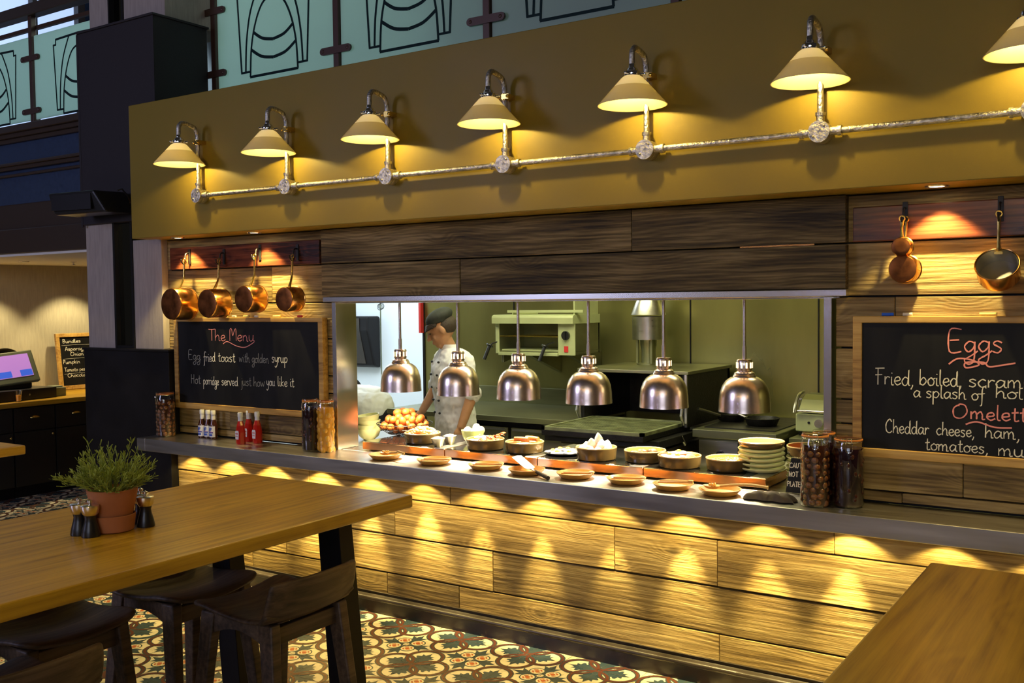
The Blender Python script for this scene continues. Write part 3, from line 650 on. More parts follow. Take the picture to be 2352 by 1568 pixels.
# separate conduit runs between the boxes
for i in range(7):
    a = LX[i]+.075; b = LX[i+1]-.075 if i < 6 else .6
    q = G(); q.tube([(a, 3.895, BZ), ((a+b)/2, 3.895, BZ), (b, 3.895, BZ)], .0125, 12)
    tag(obj('conduit_pipe', q, 'galv'), 'galvanised pipe right of the wall lamp %s' % ord_[i], 'pipe', 'conduit pipes along the olive fascia')

# ---- heat lamps over the pass
HX = [(-3.703, 1.221), (-3.290, 1.217), (-2.890, 1.213), (-2.465, 1.2105), (-2.050, 1.211), (-1.6445, 1.212)]
def heat_lamp(i, x, z):
    t = thing('heat_lamp', 'satin copper dome heat lamp over the pass, %s' % ['leftmost beside the jamb', 'second, in front of the cook', 'third, below the toaster grill', 'fourth, right of the toaster grill', 'fifth, in front of the flue', 'rightmost and largest'][i], 'heat lamp', (x, 4.40, z), 0, 'dome heat lamps in the serving hatch')
    q = G(); q.tube([(0, 0, .245), (0, 0, 1.727-z)], .0075, 10); q.tube([(0, 0, .235), (0, 0, .30)], .010, 10); obj('rod', q, 'heatlamp', t)
    q = G(); q.lathe([(0, .240), (.032, .240), (.036, .234), (.036, .192), (.033, .186), (.046, .178), (.048, .170), (.052, .166), (.054, .156), (.0, .156)], 32)
    obj('neck', q, 'heatlamp', t)
    q = G(); q.cur = 0
    for k in range(10):
        a = 2*PI*k/10; q.box(-.003, .003, -.0008, .0008, -.014, .014); 
    q = G()
    for k in range(10):
        a = 2*PI*k/10; q.T = Matrix.Rotation(a, 4, 'Z') @ Matrix.Translation((0, -.0365, .213)); q.box(-.004, .004, -.001, .001, -.013, .013)
    obj('vent_slots', q, 'ventglow', t)
    pr = [(.050, .160), (.066, .155), (.086, .140), (.101, .118), (.111, .090), (.116, .055), (.117, .02), (.119, 0), (.117, .0), (.1145, .02), (.109, .088), (.098, .115), (.083, .136), (.05, .152)]
    q = G(); q.lathe(pr, 48); obj('dome_shade', q, 'heatlamp', t)
    q = G(); q.ball((0, 0, .095), (.035, .035, .045), 14, 10); obj('heat_bulb', q, 'bulb', t)
    light('SPOT', (x, 4.40, z+.035), 33, HEAT, .05, (x, 4.38, 0), 125, .6, name='heat_light')
for i, (x, z) in enumerate(HX): heat_lamp(i, x, z)

# ================================================================== COPPER PANS, PLAQUES, CHALKBOARDS
def plaque(x0, x1, label):
    g = G(); g.box(x0, x1, 4.135, 4.168, 1.955, 2.095); return tag(obj('hook_board', g, 'plaque', bevel=.004, smooth=False), label, 'board')
plaque(-5.40, -4.07, 'dark polished wooden hook board above the four copper pans')
plaque(-1.088, .9, 'dark polished wooden hook board above the right hand copper pans')
def hook(x, z, label):
    g = G(); g.box(x-.010, x+.010, 4.128, 4.135, z-.02, z+.075)
    g.tube(smoothpts([(x, 4.128, z+.05), (x, 4.105, z+.045), (x, 4.098, z+.01), (x, 4.102, z-.012), (x, 4.085, z-.020), (x, 4.070, z-.006), (x, 4.066, z+.012)], 4), .0045, 8)
    return tag(obj('wall_hook', g, 'iron', bevel=.001), label, 'hook', 'iron hooks on the hook boards')
PANS = [(-5.20, 2.005, .100, .135), (-4.875, 1.995, .088, .125), (-4.555, 2.010, .080, .12), (-4.24, 1.998, .072, .10)]
names4 = ['largest copper saucepan hanging at the far left', 'second copper saucepan from the left on the hook board', 'third copper saucepan from the left on the hook board', 'smallest copper saucepan, hanging nearest the wooden hood']
def saucepan(x, z, R, D, label, hl=.17, open_=False, tilt=0.0, y0=4.09):
    t = thing('copper_saucepan', label, 'saucepan', (x, y0, z), 0, 'copper saucepans on hooks')
    zc = -hl-R*1.0
    mt = Matrix.Translation((0, -.01, zc)) @ Matrix.Rotation(tilt, 4, 'X')
    # axis of the pot runs along -y: base faces the room
    q = G(); q.T = mt @ Matrix.Rotation(PI/2, 4, 'X')
    a, b = (-.035, D-.035)
    if open_:
        q.lathe([(0, a), (R*.96, a), (R, a+.008), (R, b), (R+.004, b+.002), (R+.002, b+.004), (R-.001, b+.002)], 40); obj('pan_body', q, 'copper', t)
        q = G(); q.T = mt @ Matrix.Rotation(PI/2, 4, 'X'); q.lathe([(0, a+.006), (R*.94, a+.006), (R-.006, a+.014), (R-.003, b+.001)], 40); obj('tin_lining', q, 'tin', t)
    else:
        q.lathe([(R-.002, a), (R+.003, a), (R+.003, a+.004), (R, a+.006), (R, b-.010), (R-.004, b-.002)], 40); obj('pan_body', q, 'copper', t)
        q = G(); q.T = mt @ Matrix.Rotation(PI/2, 4, 'X'); q.lathe([(R-.004, b-.002), (R-.012, b), (R*.5, b+.0005), (0, b)], 40); obj('pan_base', q, 'copper_dull', t)
    hy = .020-D*.5 if not open_ else -.002
    pts = smoothpts([(0, 0, -.005), (0, -.003, -hl*.35), (0, -.008, -hl*.65), (0, (hy-.008)*.55, -hl*.90), (0, hy, -hl-.006)], 5)
    q = G()
    n = len(pts)
    q.tube(pts, [.0085-.003*math.sin(PI*min(1, i/n*1.3)) for i in range(n)], 8)
    q.ring(.010, .0035, (0, 0, .006), 16, 6, 'y')
    q.box(-.014, .014, hy-.010, hy+.012, -hl-.014, -hl-.004)
    obj('pan_handle', q, 'brass', t)
    return t
for (x, z, R, D), nm in zip(PANS, names4):
    hook(x, z, 'small iron hook carrying the %s' % nm.split(' hanging')[0].split(',')[0]); saucepan(x, z, R, D, nm+' with its base facing out')
hook(-.885, 2.03, 'iron hook carrying two small copper pans on the right hand hook board')
saucepan(-.885, 2.03, .038, .045, 'very small copper pan hanging over a bigger one on the right hook board', .066, y0=4.075)
saucepan(-.880, 2.03, .055, .075, 'copper pan partly behind the very small pan on the right hook board', .135, y0=4.115)
hook(-.545, 2.03, 'iron hook carrying the open copper pan on the right hand hook board')
saucepan(-.545, 2.03, .074, .07, 'open copper pan with grey tin lining, hanging at the right edge', .130, open_=True, tilt=math.radians(-38))

def board(x0, x1, z0, z1, label, texts, swashes):
    t = thing('chalkboard', label, 'chalkboard', ((x0+x1)/2, 4.168, z0)); cx = (x0+x1)/2
    g = G(); g.box(x0-cx, x1-cx, -.046, -.002, z1-z0-.026, z1-z0); g.box(x0-cx, x1-cx, -.046, -.002, 0, .036)
    g.box(x0-cx, x0-cx+.036, -.0462, -.002, .03, z1-z0-.02); g.box(x1-cx-.036, x1-cx, -.0462, -.002, .03, z1-z0-.02); obj('frame', g, 'frame', t, bevel=.003, smooth=False)
    g = G(); g.box(x0-cx+.02, x1-cx-.02, -.038, -.004, .02, z1-z0-.01); obj('slate', g, 'slate', t, smooth=False)
    to3 = lambda u, v: (u-cx, -.0386, v-z0)
    for tx, a, b, z, h, c, w in texts:
        g = G(); write(g, tx, a, b, z, h*.86, w*.82, to3); obj('chalk_writing', g, c, t, smooth=False)
    for c, pts, w in swashes:
        g = G(); add_ribbon(g, smoothpts(pts, 6), w, to3); obj('chalk_underline', g, c, t, smooth=False)
    return t
board(-5.365, -4.045, 1.068, 1.648, 'framed chalkboard headed The Menu, left of the hatch', [
    ('The Menu', -5.034, -4.610, 1.504, .042, 'chalk_p', .0055), ('Egg', -5.231, -5.113, 1.379, .036, 'chalk_g', .005), ('fried', -5.088, -4.973, 1.373, .036, 'chalk_w', .0058),
    ('toast', -4.949, -4.789, 1.375, .036, 'chalk_w', .0058), ('with golden', -4.758, -4.494, 1.376, .034, 'chalk_g', .0045), ('syrup', -4.471, -4.335, 1.382, .036, 'chalk_w', .0058),
    ('Hot', -5.211, -5.118, 1.229, .036, 'chalk_g', .005), ('porridge', -5.094, -4.946, 1.227, .034, 'chalk_w', .005), ('served', -4.922, -4.770, 1.229, .034, 'chalk_w', .0055),
    ('just how', -4.747, -4.532, 1.233, .034, 'chalk_g', .0045), ('you', -4.521, -4.446, 1.242, .034, 'chalk_w', .0055), ('like it', -4.425, -4.285, 1.242, .034, 'chalk_w', .0055)],
    [('chalk_p', [(-4.90, 1.485), (-4.86, 1.50), (-4.78, 1.475), (-4.70, 1.468), (-4.62, 1.50)], .005)])
board(-1.084, .35, 1.087, 1.655, 'framed chalkboard listing Eggs, right of the hatch', [
    ('Eggs', -.724, -.528, 1.516, .052, 'chalk_p', .0065), ('Fried,', -.996, -.845, 1.382, .038, 'chalk_w', .005), ('boiled,', -.828, -.670, 1.385, .036, 'chalk_w', .0052), ('scrambled', -.650, -.33, 1.385, .034, 'chalk_w', .0052),
    ('a splash of', -.850, -.590, 1.336, .030, 'chalk_w', .0048), ('hollandaise', -.556, -.20, 1.346, .030, 'chalk_w', .0048), ('Omelettes', -.707, -.38, 1.262, .034, 'chalk_p', .0065),
    ('Cheddar', -.956, -.790, 1.190, .032, 'chalk_w', .0048), ('cheese,', -.765, -.625, 1.192, .030, 'chalk_w', .0048), ('ham,', -.592, -.468, 1.193, .032, 'chalk_w', .0048), ('tomatoes,', -.806, -.576, 1.132, .030, 'chalk_w', .0048), ('mushrooms', -.546, -.20, 1.129, .032, 'chalk_w', .005)],
    [('chalk_p', [(-.722, 1.470), (-.69, 1.492), (-.64, 1.488), (-.615, 1.470), (-.66, 1.458), (-.66, 1.478), (-.60, 1.480), (-.58, 1.464), (-.54, 1.470), (-.49, 1.480)], .006),
     ('chalk_p', [(-.66, 1.240), (-.62, 1.252), (-.56, 1.235), (-.50, 1.236)], .006)])
def chalk(x, z, col, l, label):
    g = G(); g.tube([(x-l/2, 4.135, z), (x, 4.135, z), (x+l/2, 4.136, z+.0005)], .0065, 10); tag(obj('chalk_stick', g, col), label, 'chalk', 'chalk sticks on the board frames')
for x, c, l, s in [(-4.955, 'chalk_p', .045, 'pink chalk stick leftmost on top of the Menu chalkboard'), (-4.88, 'chalk_y', .035, 'pale yellow chalk stick second from left on the Menu board frame'), (-4.80, 'chalk_w', .03, 'short white chalk stick third from left on the Menu board frame'), (-4.69, 'chalk_y', .05, 'yellow chalk stick in the middle of the Menu board frame'), (-4.60, 'chalk_w', .03, 'short cream chalk stick right of the middle yellow one on the Menu board'), (-4.425, 'chalk_y', .06, 'longest yellow chalk stick on the Menu board frame'), (-4.235, 'chalk_r', .035, 'red chalk stick rightmost on the Menu board frame')]:
    chalk(x, 1.6555, c, l, s)
for x, c, l, s in [(-.95, 'chalk_b', .045, 'blue chalk stick on top of the Eggs chalkboard'), (-.875, 'chalk_w', .035, 'white chalk stick beside the blue one on the Eggs chalkboard'), (-.585, 'chalk_y', .06, 'yellow chalk stick on the Eggs chalkboard frame')]:
    chalk(x, 1.6625, c, l, s)

# ================================================================== TABLES AND STOOLS
def high_table(x0, x1, y0, y1, label, seed):
    t = thing('high_table', label, 'table', ((x0+x1)/2, y1, 0)); w = (x1-x0)/2; L_ = y1-y0
    g = G(); g.box(-w, w, -L_, 0, 1.005, 1.05); obj('tabletop', g, 'oak', t, bevel=.007, smooth=False, seg=3)
    for sx in (-1, 1):
        for yy, sp in ((-.24, .045), (-L_+.30, -.045)):
            g = G(); xc = sx*(w-.155)
            g.hexa([(xc-.05+sx*.0, yy+sp*2-.047, 0), (xc+.05, yy+sp*2-.047, 0), (xc+.05, yy+sp*2+.047, 0), (xc-.05, yy+sp*2+.047, 0)],
                   [(xc-.05, yy-.032, 1.004), (xc+.05, yy-.032, 1.004), (xc+.05, yy+.032, 1.004), (xc-.05, yy+.032, 1.004)])
            obj('leg', g, 'blackm', t, bevel=.002, smooth=False)
    g = G(); g.box(-w+.2, w-.2, -.265, -.215, .955, 1.004); g.box(-w+.2, w-.2, -L_+.275, -L_+.325, .955, 1.004); obj('crossrail', g, 'blackm', t, smooth=False)
    return t
high_table(-3.126, -2.243, .30, 2.722, 'high golden oak table with black legs carrying the potted herb', 1)
high_table(-.515, .365, .30, 2.712, 'high golden oak table cropped by the bottom right corner', 2)
high_table(-5.62, -4.702, .30, 2.727, 'high golden oak table just showing at the left edge', 3)

def stool(x, y, rz, label):
    t = thing('bar_stool', label, 'bar stool', (x, y, 0), rz, 'brown wooden bar stools at the herb table')
    def sheet(prof, wf, crown):
        g = G(); n = 14; rows = []
        for (px, pz), hw in zip(prof, wf):
            rows.append([(px-(abs(j/n*2-1)**2)*crown[0], (j/n*2-1)*hw, pz+(abs(j/n*2-1)**2)*crown[1]) for j in range(n+1)])
        vs = [p for r in rows for p in r]; m = n+1
        fs = [(i*m+j, i*m+j+1, (i+1)*m+j+1, (i+1)*m+j) for i in range(len(rows)-1) for j in range(n)]
        return g.add(vs, fs)
    prof = smoothpts([(-.195, .722), (-.18, .735), (-.12, .735), (-.03, .722), (.07, .716), (.14, .725), (.175, .748)], 3)
    k = len(prof); wf = [.20*min(1, .80+.9*i/k) if i < k*.4 else .20 for i in range(k)]
    obj('seat', sheet(prof, wf, (0, .022)), 'stoolwood', t, solid=.018, sub=1)
    prof = smoothpts([(.176, .742), (.196, .775), (.210, .82), (.221, .872)], 4); k = len(prof)
    obj('backrest', sheet(prof, [.203-.02*(i/k)**4 for i in range(k)], (.035, -.004)), 'stoolwood', t, solid=.018, sub=1)
    for sx in (-1, 1):
        for sy in (-1, 1):
            g = G(); a = (sx*.135, sy*.150, .730); b = (sx*.215, sy*.198, 0)
            g.bar(b, a, .036, .034, .062, .040); obj('leg', g, 'stoolwood', t, bevel=.006, smooth=True)
    for sy in (-1, 1):
        g = G(); n = 8; pts = [(-.13+.26*i/n, .655+.035*math.sin(PI*i/n)) for i in range(n+1)]
        g.prism(pts+[(.14, .729), (-.14, .729)], sy*.150-.015, sy*.150+.015, 'y'); obj('side_rail', g, 'stoolwood', t, smooth=False)
    for sx in (-1, 1):
        g = G(); g.box(sx*.135-.013, sx*.135+.013, -.145, .145, .655, .712); obj('cross_rail', g, 'stoolwood', t, smooth=False, bevel=.003)
        g = G(); g.tube([(sx*.19, -.175, .26), (sx*.19, .175, .26)], .010, 8); obj('footrest', g, 'iron', t)
    return t
stool(-2.490, 2.290, 0, 'brown bar stool nearest the table end, its curved back facing right')
stool(-2.485, 1.33, 0, 'bar stool whose low curved back shows in the bottom left corner')
stool(-2.935, 2.265, PI, 'bar stool under the table, its seat edge left of the nearest stool back')
stool(-2.93, 1.755, PI, 'dark bar stool under the table left of the middle one')
stool(-2.955, 1.30, PI, 'bar stool just showing its seat tip at the left edge')

# ---- herb pot and mills
def herb():
    t = thing('potted_herb', 'bushy green herb in a terracotta pot on the high table', 'potted plant', (-2.685, 1.826, 1.05))
    g = G(); g.lathe([(0, 0), (.052, 0), (.060, .004), (.066, .050), (.063, .052), (.056, .012), (0, .010)], 36); obj('pot_saucer', g, 'pot', t)
    g = G(); g.lathe([(0, .011), (.047, .011), (.050, .014), (.0745, .128), (.071, .130), (.066, .118), (0, .112)], 36); obj('pot', g, 'pot', t)
    g = G(); g.lathe([(0, .116), (.067, .114)], 20); obj('soil', g, 'soil', t)
    g = G(); rnd = random.Random(5)
    def leaf(p, d, l, w, bend):
        d = Vector(d).normalized(); s = d.orthogonal().normalized(); s.rotate(Matrix.Rotation(rnd.uniform(0, 2*PI), 3, d)); up = d.cross(s)
        n = 4; a = []; b = []
        for i in range(n+1):
            u = i/n; c = Vector(p)+d*l*u+up*bend*l*u*u; ww = w*(.5+1.5*u)*(1 if u < .8 else .5)
            a.append(tuple(c-s*ww)); b.append(tuple(c+s*ww))
        g.add(a+b, [(i, i+1, n+2+i, n+1+i) for i in range(n)])
    for i in range(150):
        a = rnd.uniform(0, 2*PI); el = rnd.uniform(.15, 1.45); L_ = rnd.uniform(.06, .118)*(1.1 if el > 1 else 1.0)*rnd.choice((1, 1, 1, 1.22))
        r0 = rnd.uniform(0, .05); p = Vector((r0*math.cos(a), r0*math.sin(a), .115)); d = Vector((math.cos(a)*math.cos(el), math.sin(a)*math.cos(el), math.sin(el)))
        q = p+d*L_*.55+Vector((0, 0, .012)); e = p+d*L_+Vector((rnd.uniform(-.015, .015), rnd.uniform(-.015, .015), rnd.uniform(-.005, .025)))
        pts = smoothpts([tuple(p), tuple(q), tuple(e)], 4); g.tube(pts, [.0011-.0005*j/len(pts) for j in range(len(pts))], 4)
        for k in range(13):
            u = rnd.uniform(.3, 1); j = min(len(pts)-2, int(u*(len(pts)-1))); c = Vector(pts[j]).lerp(Vector(pts[j+1]), rnd.random())
            dd = d+Vector((rnd.uniform(-.9, .9), rnd.uniform(-.9, .9), rnd.uniform(-.3, .9)))
            leaf(c, dd, rnd.uniform(.012, .024), .0011, rnd.uniform(-.3, .3))
    obj('foliage', g, 'leaf', t, smooth=False)
herb()
def mill(x, y, label):
    t = thing('pepper_mill', label, 'pepper mill', (x, y, 1.05), 0, 'steel topped mills round the herb pot')
    g = G(); g.lathe([(0, 0), (.0265, 0), (.0275, .004), (.024, .022), (.0185, .042), (.0165, .054), (.019, .064)], 28); obj('mill_body', g, 'black', t)
    g = G(); g.lathe([(.019, .064), (.0235, .070), (.0265, .084), (.0265, .092), (.024, .094), (0, .095)], 28); g.lathe([(.004, .094), (.004, .099), (.008, .102), (.008, .108), (0, .112)], 16); obj('mill_cap', g, 'steel_edge', t)
for x, y, s in [(-2.722, 1.738, 'leftmost black mill with steel cap, beside the herb pot'), (-2.673, 1.742, 'black mill with steel cap in front of the leftmost one'), (-2.645, 1.912, 'black mill with steel cap right of the herb pot'), (-2.700, 1.935, 'black mill half hidden behind the right side of the herb pot')]: mill(x, y, s)

# ================================================================== THINGS ON THE STEEL COUNTER
def jar(x, y, label, kind, h=.27, r=.058, rz=0):
    t = thing('clip_jar', label, 'jar', (x, y, ZC), rz, 'clip top preserve jars on the steel counter')
    g = G(); g.lathe([(0, .001), (r*.9, .001), (r, .010), (r, h*.80), (r*.96, h*.87), (r*.86, h*.915), (r*.86, h*.945)], 32); obj('glass_body', g, 'glass', t)
    g = G(); g.lathe([(r*.86, h*.935), (r*.92, h*.94), (r*.92, h*.955), (r*.86, h*.96)], 32); obj('seal', g, 'rubber', t)
    g = G(); g.lathe([(0, h*.985), (r*.7, h*.99), (r*.88, h*.985), (r*.93, h*.97), (r*.93, h*.955), (r*.8, h*.952), (0, h*.955)], 32); obj('glass_lid', g, 'glass', t)
    g = G(); w = .0016
    g.ring(r*.90, w, (0, 0, h*.925), 28, 6); g.tube(smoothpts([(-.012, -r*.93, h*.925), (-.012, -r*1.08, h*.90), (-.010, -r*1.10, h*.80), (.010, -r*1.10, h*.80), (.012, -r*1.08, h*.90), (.012, -r*.93, h*.925)], 3), w, 6)
    g.tube([(-.010, -r*.95, h*.93), (-.008, -r*1.02, h*.985), (.008, -r*1.02, h*.985), (.010, -r*.95, h*.93)], w, 6)
    g.tube([(.0, r*.93, h*.92), (.0, r*1.06, h*.95), (0, r*.9, h*.985)], w, 6); obj('wire_clip', g, 'chrome', t)
    rnd = random.Random(label)
    if kind == 'dark':
        g = G(); g.lathe([(0, .006), (r*.86, .006), (r*.95, .014), (r*.95, h*.78), (r*.90, h*.83), (0, h*.83)], 28); c = obj('preserve', g, 'dark_brine', t)
        g = G(); g.cur = 0
        for k in range(30):
            a = rnd.uniform(0, 2*PI); g.ball((r*.86*math.cos(a), r*.86*math.sin(a), rnd.uniform(.03, h*.74)), (.010, .010, .013), 8, 6)
        c = obj('dark_fruit', g, 'hpglass', t); c['kind'] = 'stuff'
    else:
        liq, ball = ('brine', 'onion') if kind == 'onion' else ('syrup', 'orangefruit')
        g = G(); g.lathe([(0, .006), (r*.84, .006), (r*.90, .014), (r*.90, h*.78), (r*.85, h*.83), (0, h*.83)], 28); obj('preserve', g, liq, t)
        g = G(); z = .018; k = 0
        while z < h*.79:
            n = 9 if kind == 'onion' else 7; a0 = rnd.uniform(0, 6)
            for i in range(n):
                a = a0+2*PI*i/n+rnd.uniform(-.12, .12); s = rnd.uniform(.8, 1.15)*(.0150 if kind == 'onion' else .0165)
                rr = r*.955-s*.8; g.ball((rr*math.cos(a), rr*math.sin(a), z+rnd.uniform(-.004, .004)*(1 if kind == 'onion' else 2.5)), (s, s, s*(.95 if kind == 'onion' else 1.25)), 10, 7)
            z += .0245 if kind == 'onion' else .033
        c = obj('pickled_fruit', g, ball, t); c['kind'] = 'stuff'
    return t
jar(-5.345, 4.03, 'clip top jar of brown pickles at the far left end of the counter', 'onion', .288, .060)
jar(-4.085, 4.055, 'clip top jar of very dark preserve left of the hatch jamb', 'dark', .30, .051)
jar(-3.983, 4.072, 'clip top jar of orange fruit right against the hatch jamb', 'orange', .30, .051)
jar(-1.198, 3.998, 'clip top jar of round brown pickled onions in front of the Eggs board', 'onion', .300, .058, .3)
jar(-1.080, 4.050, 'clip top jar of near black preserve beside the pickled onions', 'dark', .285, .060, .3)
jar(-1.190, 4.094, 'clip top jar half hidden behind the pickled onion jar', 'dark', .300, .049, .3)

def bottle(x, y, kind, label):
    t = thing('sauce_bottle', label, 'bottle', (x, y, ZC), 0, 'brown sauce bottles' if kind == 'brown' else 'red sauce bottles')
    if kind == 'brown':
        g = G(); g.lathe([(0, 0), (.0235, 0), (.025, .004), (.025, .082), (.021, .096), (.0135, .118), (.012, .140), (.012, .150)], 24); obj('glass', g, 'hpglass', t)
        g = G(); g.lathe([(.0136, .120), (.0128, .140), (.0128, .152)], 24); obj('neck_band', g, 'label', t)
        g = G(); g.lathe([(.0145, .150), (.0150, .153), (.0150, .174), (.013, .177), (0, .177)], 24); obj('cap', g, 'white', t)
        g = G(); g.loft([[(.0256*math.sin(a), -.0256*math.cos(a), z) for a in [-1.25+2.5*k/12 for k in range(13)]] for z in (.012, .080)], cap=False); g.f = [f for f in g.f if abs((f[0] % 13)-(f[1] % 13)) < 2]; g.mi = [0]*len(g.f); lb = obj('paper_label', g, 'label', t)
        to = lambda u, v: (.0262*math.sin(u/.0262), -.0262*math.cos(u/.0262), v)
        g = G(); write(g, 'HP', -.013, .013, .048, .011, .0045, to, 0, True); obj('lettering', g, 'labelblue', lb, smooth=False)
        g = G(); add_ribbon(g, [(-.020+.04*k/8, .040) for k in range(9)], .007, to); add_ribbon(g, [(-.015+.03*k/8, .026) for k in range(9)], .012, to); obj('label_print', g, ['labelblue'], lb, smooth=False)
        g = G(); add_ribbon(g, [(-.020+.04*k/8, .044) for k in range(9)], .002, to); obj('red_line', g, 'labelred', lb, smooth=False)
    else:
        g = G(); g.lathe([(0, 0), (.027, 0), (.029, .005), (.028, .070), (.022, .110), (.014, .138), (.0125, .160)], 8); obj('glass', g, 'ketchup', t, smooth=False)
        g = G(); g.lathe([(.0142, .138), (.0136, .162)], 20); obj('neck_band', g, 'label', t)
        g = G(); g.lathe([(.0150, .160), (.0158, .164), (.0158, .186), (.013, .190), (0, .190)], 24); obj('cap', g, 'white', t)
        g = G(); g.prism([(-.013, .030), (.013, .030), (.016, .070), (.012, .082), (-.012, .082), (-.016, .070)], -.0292, -.0284, 'y'); lb = obj('keystone_label', g, 'label', t, smooth=False)
        to = lambda u, v: (u, -.0295, v)
        g = G(); write(g, 'HEINZ', -.012, .012, .060, .004, .0018, to, 0, True); write(g, 'ketchup', -.011, .011, .046, .0035, .0012, to, 0, True); obj('lettering', g, 'labelred', lb, smooth=False)
        for o in t.children: pass
    return t
for x, y, s in [(-5.085, 4.105, 'brown sauce bottle with white cap, leftmost of its row of three'), (-5.032, 4.108, 'brown sauce bottle with white cap, middle of its row of three'), (-4.978, 4.104, 'brown sauce bottle with white cap, rightmost of its row of three')]: bottle(x, y, 'brown', s)
for x, y, s in [(-4.650, 4.035, 'red ketchup bottle nearest the counter edge on the left'), (-4.690, 4.135, 'red ketchup bottle standing behind the other two'), (-4.588, 4.110, 'red ketchup bottle on the right of its group')]: bottle(x, y, 'red', s)

# hot trays
TX = [-3.835, -3.247, -2.660, -2.070, -1.475]
for i in range(4):
    a, b = TX[i]+.002, TX[i+1]-.002; c = (a+b)/2
    t = thing('heated_tray', 'flat black glass food warmer on the pass, %s' % ['leftmost, under the egg basket', 'second from the left, under the bacon dish', 'third from the left, under the poached eggs', 'rightmost, beside the stacked plates'][i], 'food warmer', (c, 4.21, ZC), 0, 'heated trays along the pass')
    w = (b-a)/2
    g = G(); g.box(-w, w, 0, .50, .006, .047); obj('tray_body', g, 'orange_lit_steel', t, bevel=.002, smooth=False)
    g = G(); g.box(-w+.004, w-.075, .006, .494, .047, .050); obj('glass_top', g, 'blackglass', t, bevel=.001, smooth=False)
    g = G(); g.box(w-.073, w-.002, .003, .497, .047, .0505); obj('end_strip', g, 'steel', t, bevel=.001, smooth=False)
    for sx in (-1, 1):
        g = G(); g.box(sx*(w-.05)-.015, sx*(w-.05)+.015, .03, .06, 0, .006); obj('foot', g, 'black', t, smooth=False)
ZT = ZC+.050

# wooden rest plates with tools
PLX = [(-3.520, 4.045), (-3.185, 4.040), (-2.862, 4.050), (-2.607, 4.030), (-2.350, 4.058), (-2.080, 4.055), (-1.838, 4.035), (-1.612, 4.018)]
pn = ['leftmost, holding a spoon', 'second from the left', 'third from the left', 'fourth from the left, under the white slice', 'fifth from the left', 'sixth from the left', 'seventh from the left', 'rightmost, holding a wooden spoon']
def rest_plate(x, y, label):
    g = G(); g.lathe([(0, 0), (.062, 0), (.070, .003), (.088, .022), (.091, .026), (.086, .0265), (.068, .009), (0, .008)], 36)
    return tag(obj('clay_saucer', g, 'clay', loc=(x, y, ZC)), label, 'saucer', 'clay saucers along the counter edge')
for (x, y), n in zip(PLX, pn): rest_plate(x, y, 'round terracotta saucer on the counter edge, '+n)
def spoon(x, y, z, rz, label, m='woodspoon', L_=.26):
    t = thing('wooden_spoon', label, 'spoon', (x, y, z), rz)
    g = G(); g.lathe([(0, -.002), (.018, 0), (.027, .008), (.029, .013), (.025, .012), (0, .004)], 24); g.v = [Vector((p[0]*1.35, p[1], p[2])) for p in g.v]; obj('bowl', g, m, t)
    g = G(); g.tube(smoothpts([(.034, 0, .011), (.09, 0, .020), (L_*.7, 0, .026), (L_, 0, .020)], 4), [.006]*12+[.008], 8); obj('handle', g, m, t)
    g = G(); rnd = random.Random(3)
    for k in range(10): g.ball((rnd.uniform(-.02, .02), rnd.uniform(-.014, .014), .012+rnd.uniform(0, .006)), rnd.uniform(.004, .007), 7, 5)
    o = obj('food_bits', g, 'beans', t); o['kind'] = 'stuff'
spoon(-3.515, 4.040, ZC+.022, -.15, 'wooden spoon with food bits resting on the leftmost saucer', L_=.15)
spoon(-1.650, 4.025, ZC+.022, .12, 'long wooden spoon lying across the rightmost saucer', L_=.24)
def tongs(x, y, z, rz, label):
    t = thing('serving_tongs', label, 'tongs', (x, y, z), rz, 'wooden tongs on the saucers')
    for s in (-1, 1):
        g = G(); g.T = Matrix.Scale(1.25, 4); g.loft([[(a, s*(.003+.010*(1-u)), zz), (a, s*(.003+.010*(1-u))+.004*s, zz), (a, s*(.003+.010*(1-u))+.004*s, zz+w), (a, s*(.003+.010*(1-u)), zz+w)] for a, u, zz, w in [(-.06, 0, .0, .005), (0, .5, .002, .006), (.05, .95, .003, .007)]]); obj('arm', g, 'woodspoon', t, smooth=False)
    g = G(); g.T = Matrix.Scale(1.25, 4); g.box(.045, .062, -.008, .008, .002, .012); obj('hinge', g, 'woodspoon', t, smooth=False, bevel=.002)
for k in (1, 2, 4, 5, 6): tongs(PLX[k][0]+.012, PLX[k][1], ZC+.017+(.010 if k == 6 else 0), .25, 'short wooden tongs lying on the saucer %s' % pn[k])
def turner():
    t = thing('slotted_turner', 'white slotted turner propped on the fourth saucer', 'utensil', (-2.53, 3.995, ZC), 0)
    g = G(); g.loft([[(-.205, .098, .060), (-.205, .150, .062), (-.205, .150, .064), (-.205, .098, .062)], [(-.195, .090, .059), (-.19, .160, .062), (-.19, .160, .064), (-.195, .090, .061)],
                     [(-.075, .012, .030), (-.045, .060, .030), (-.045, .060, .032), (-.075, .012, .032)], [(-.055, .010, .026), (-.040, .038, .026), (-.040, .038, .028), (-.055, .010, .028)]]); obj('blade', g, 'foodw', t, smooth=False)
    g = G(); g.tube([(-.05, .026, .027), (0, 0, .022)], .004, 8); obj('shank', g, 'steel_edge', t)
    g = G(); g.tube([(-.01, .006, .023), (.04, -.022, .016), (.105, -.062, .010)], [.008, .009, .010], 10); obj('handle', g, 'stoolwood', t)
turner()

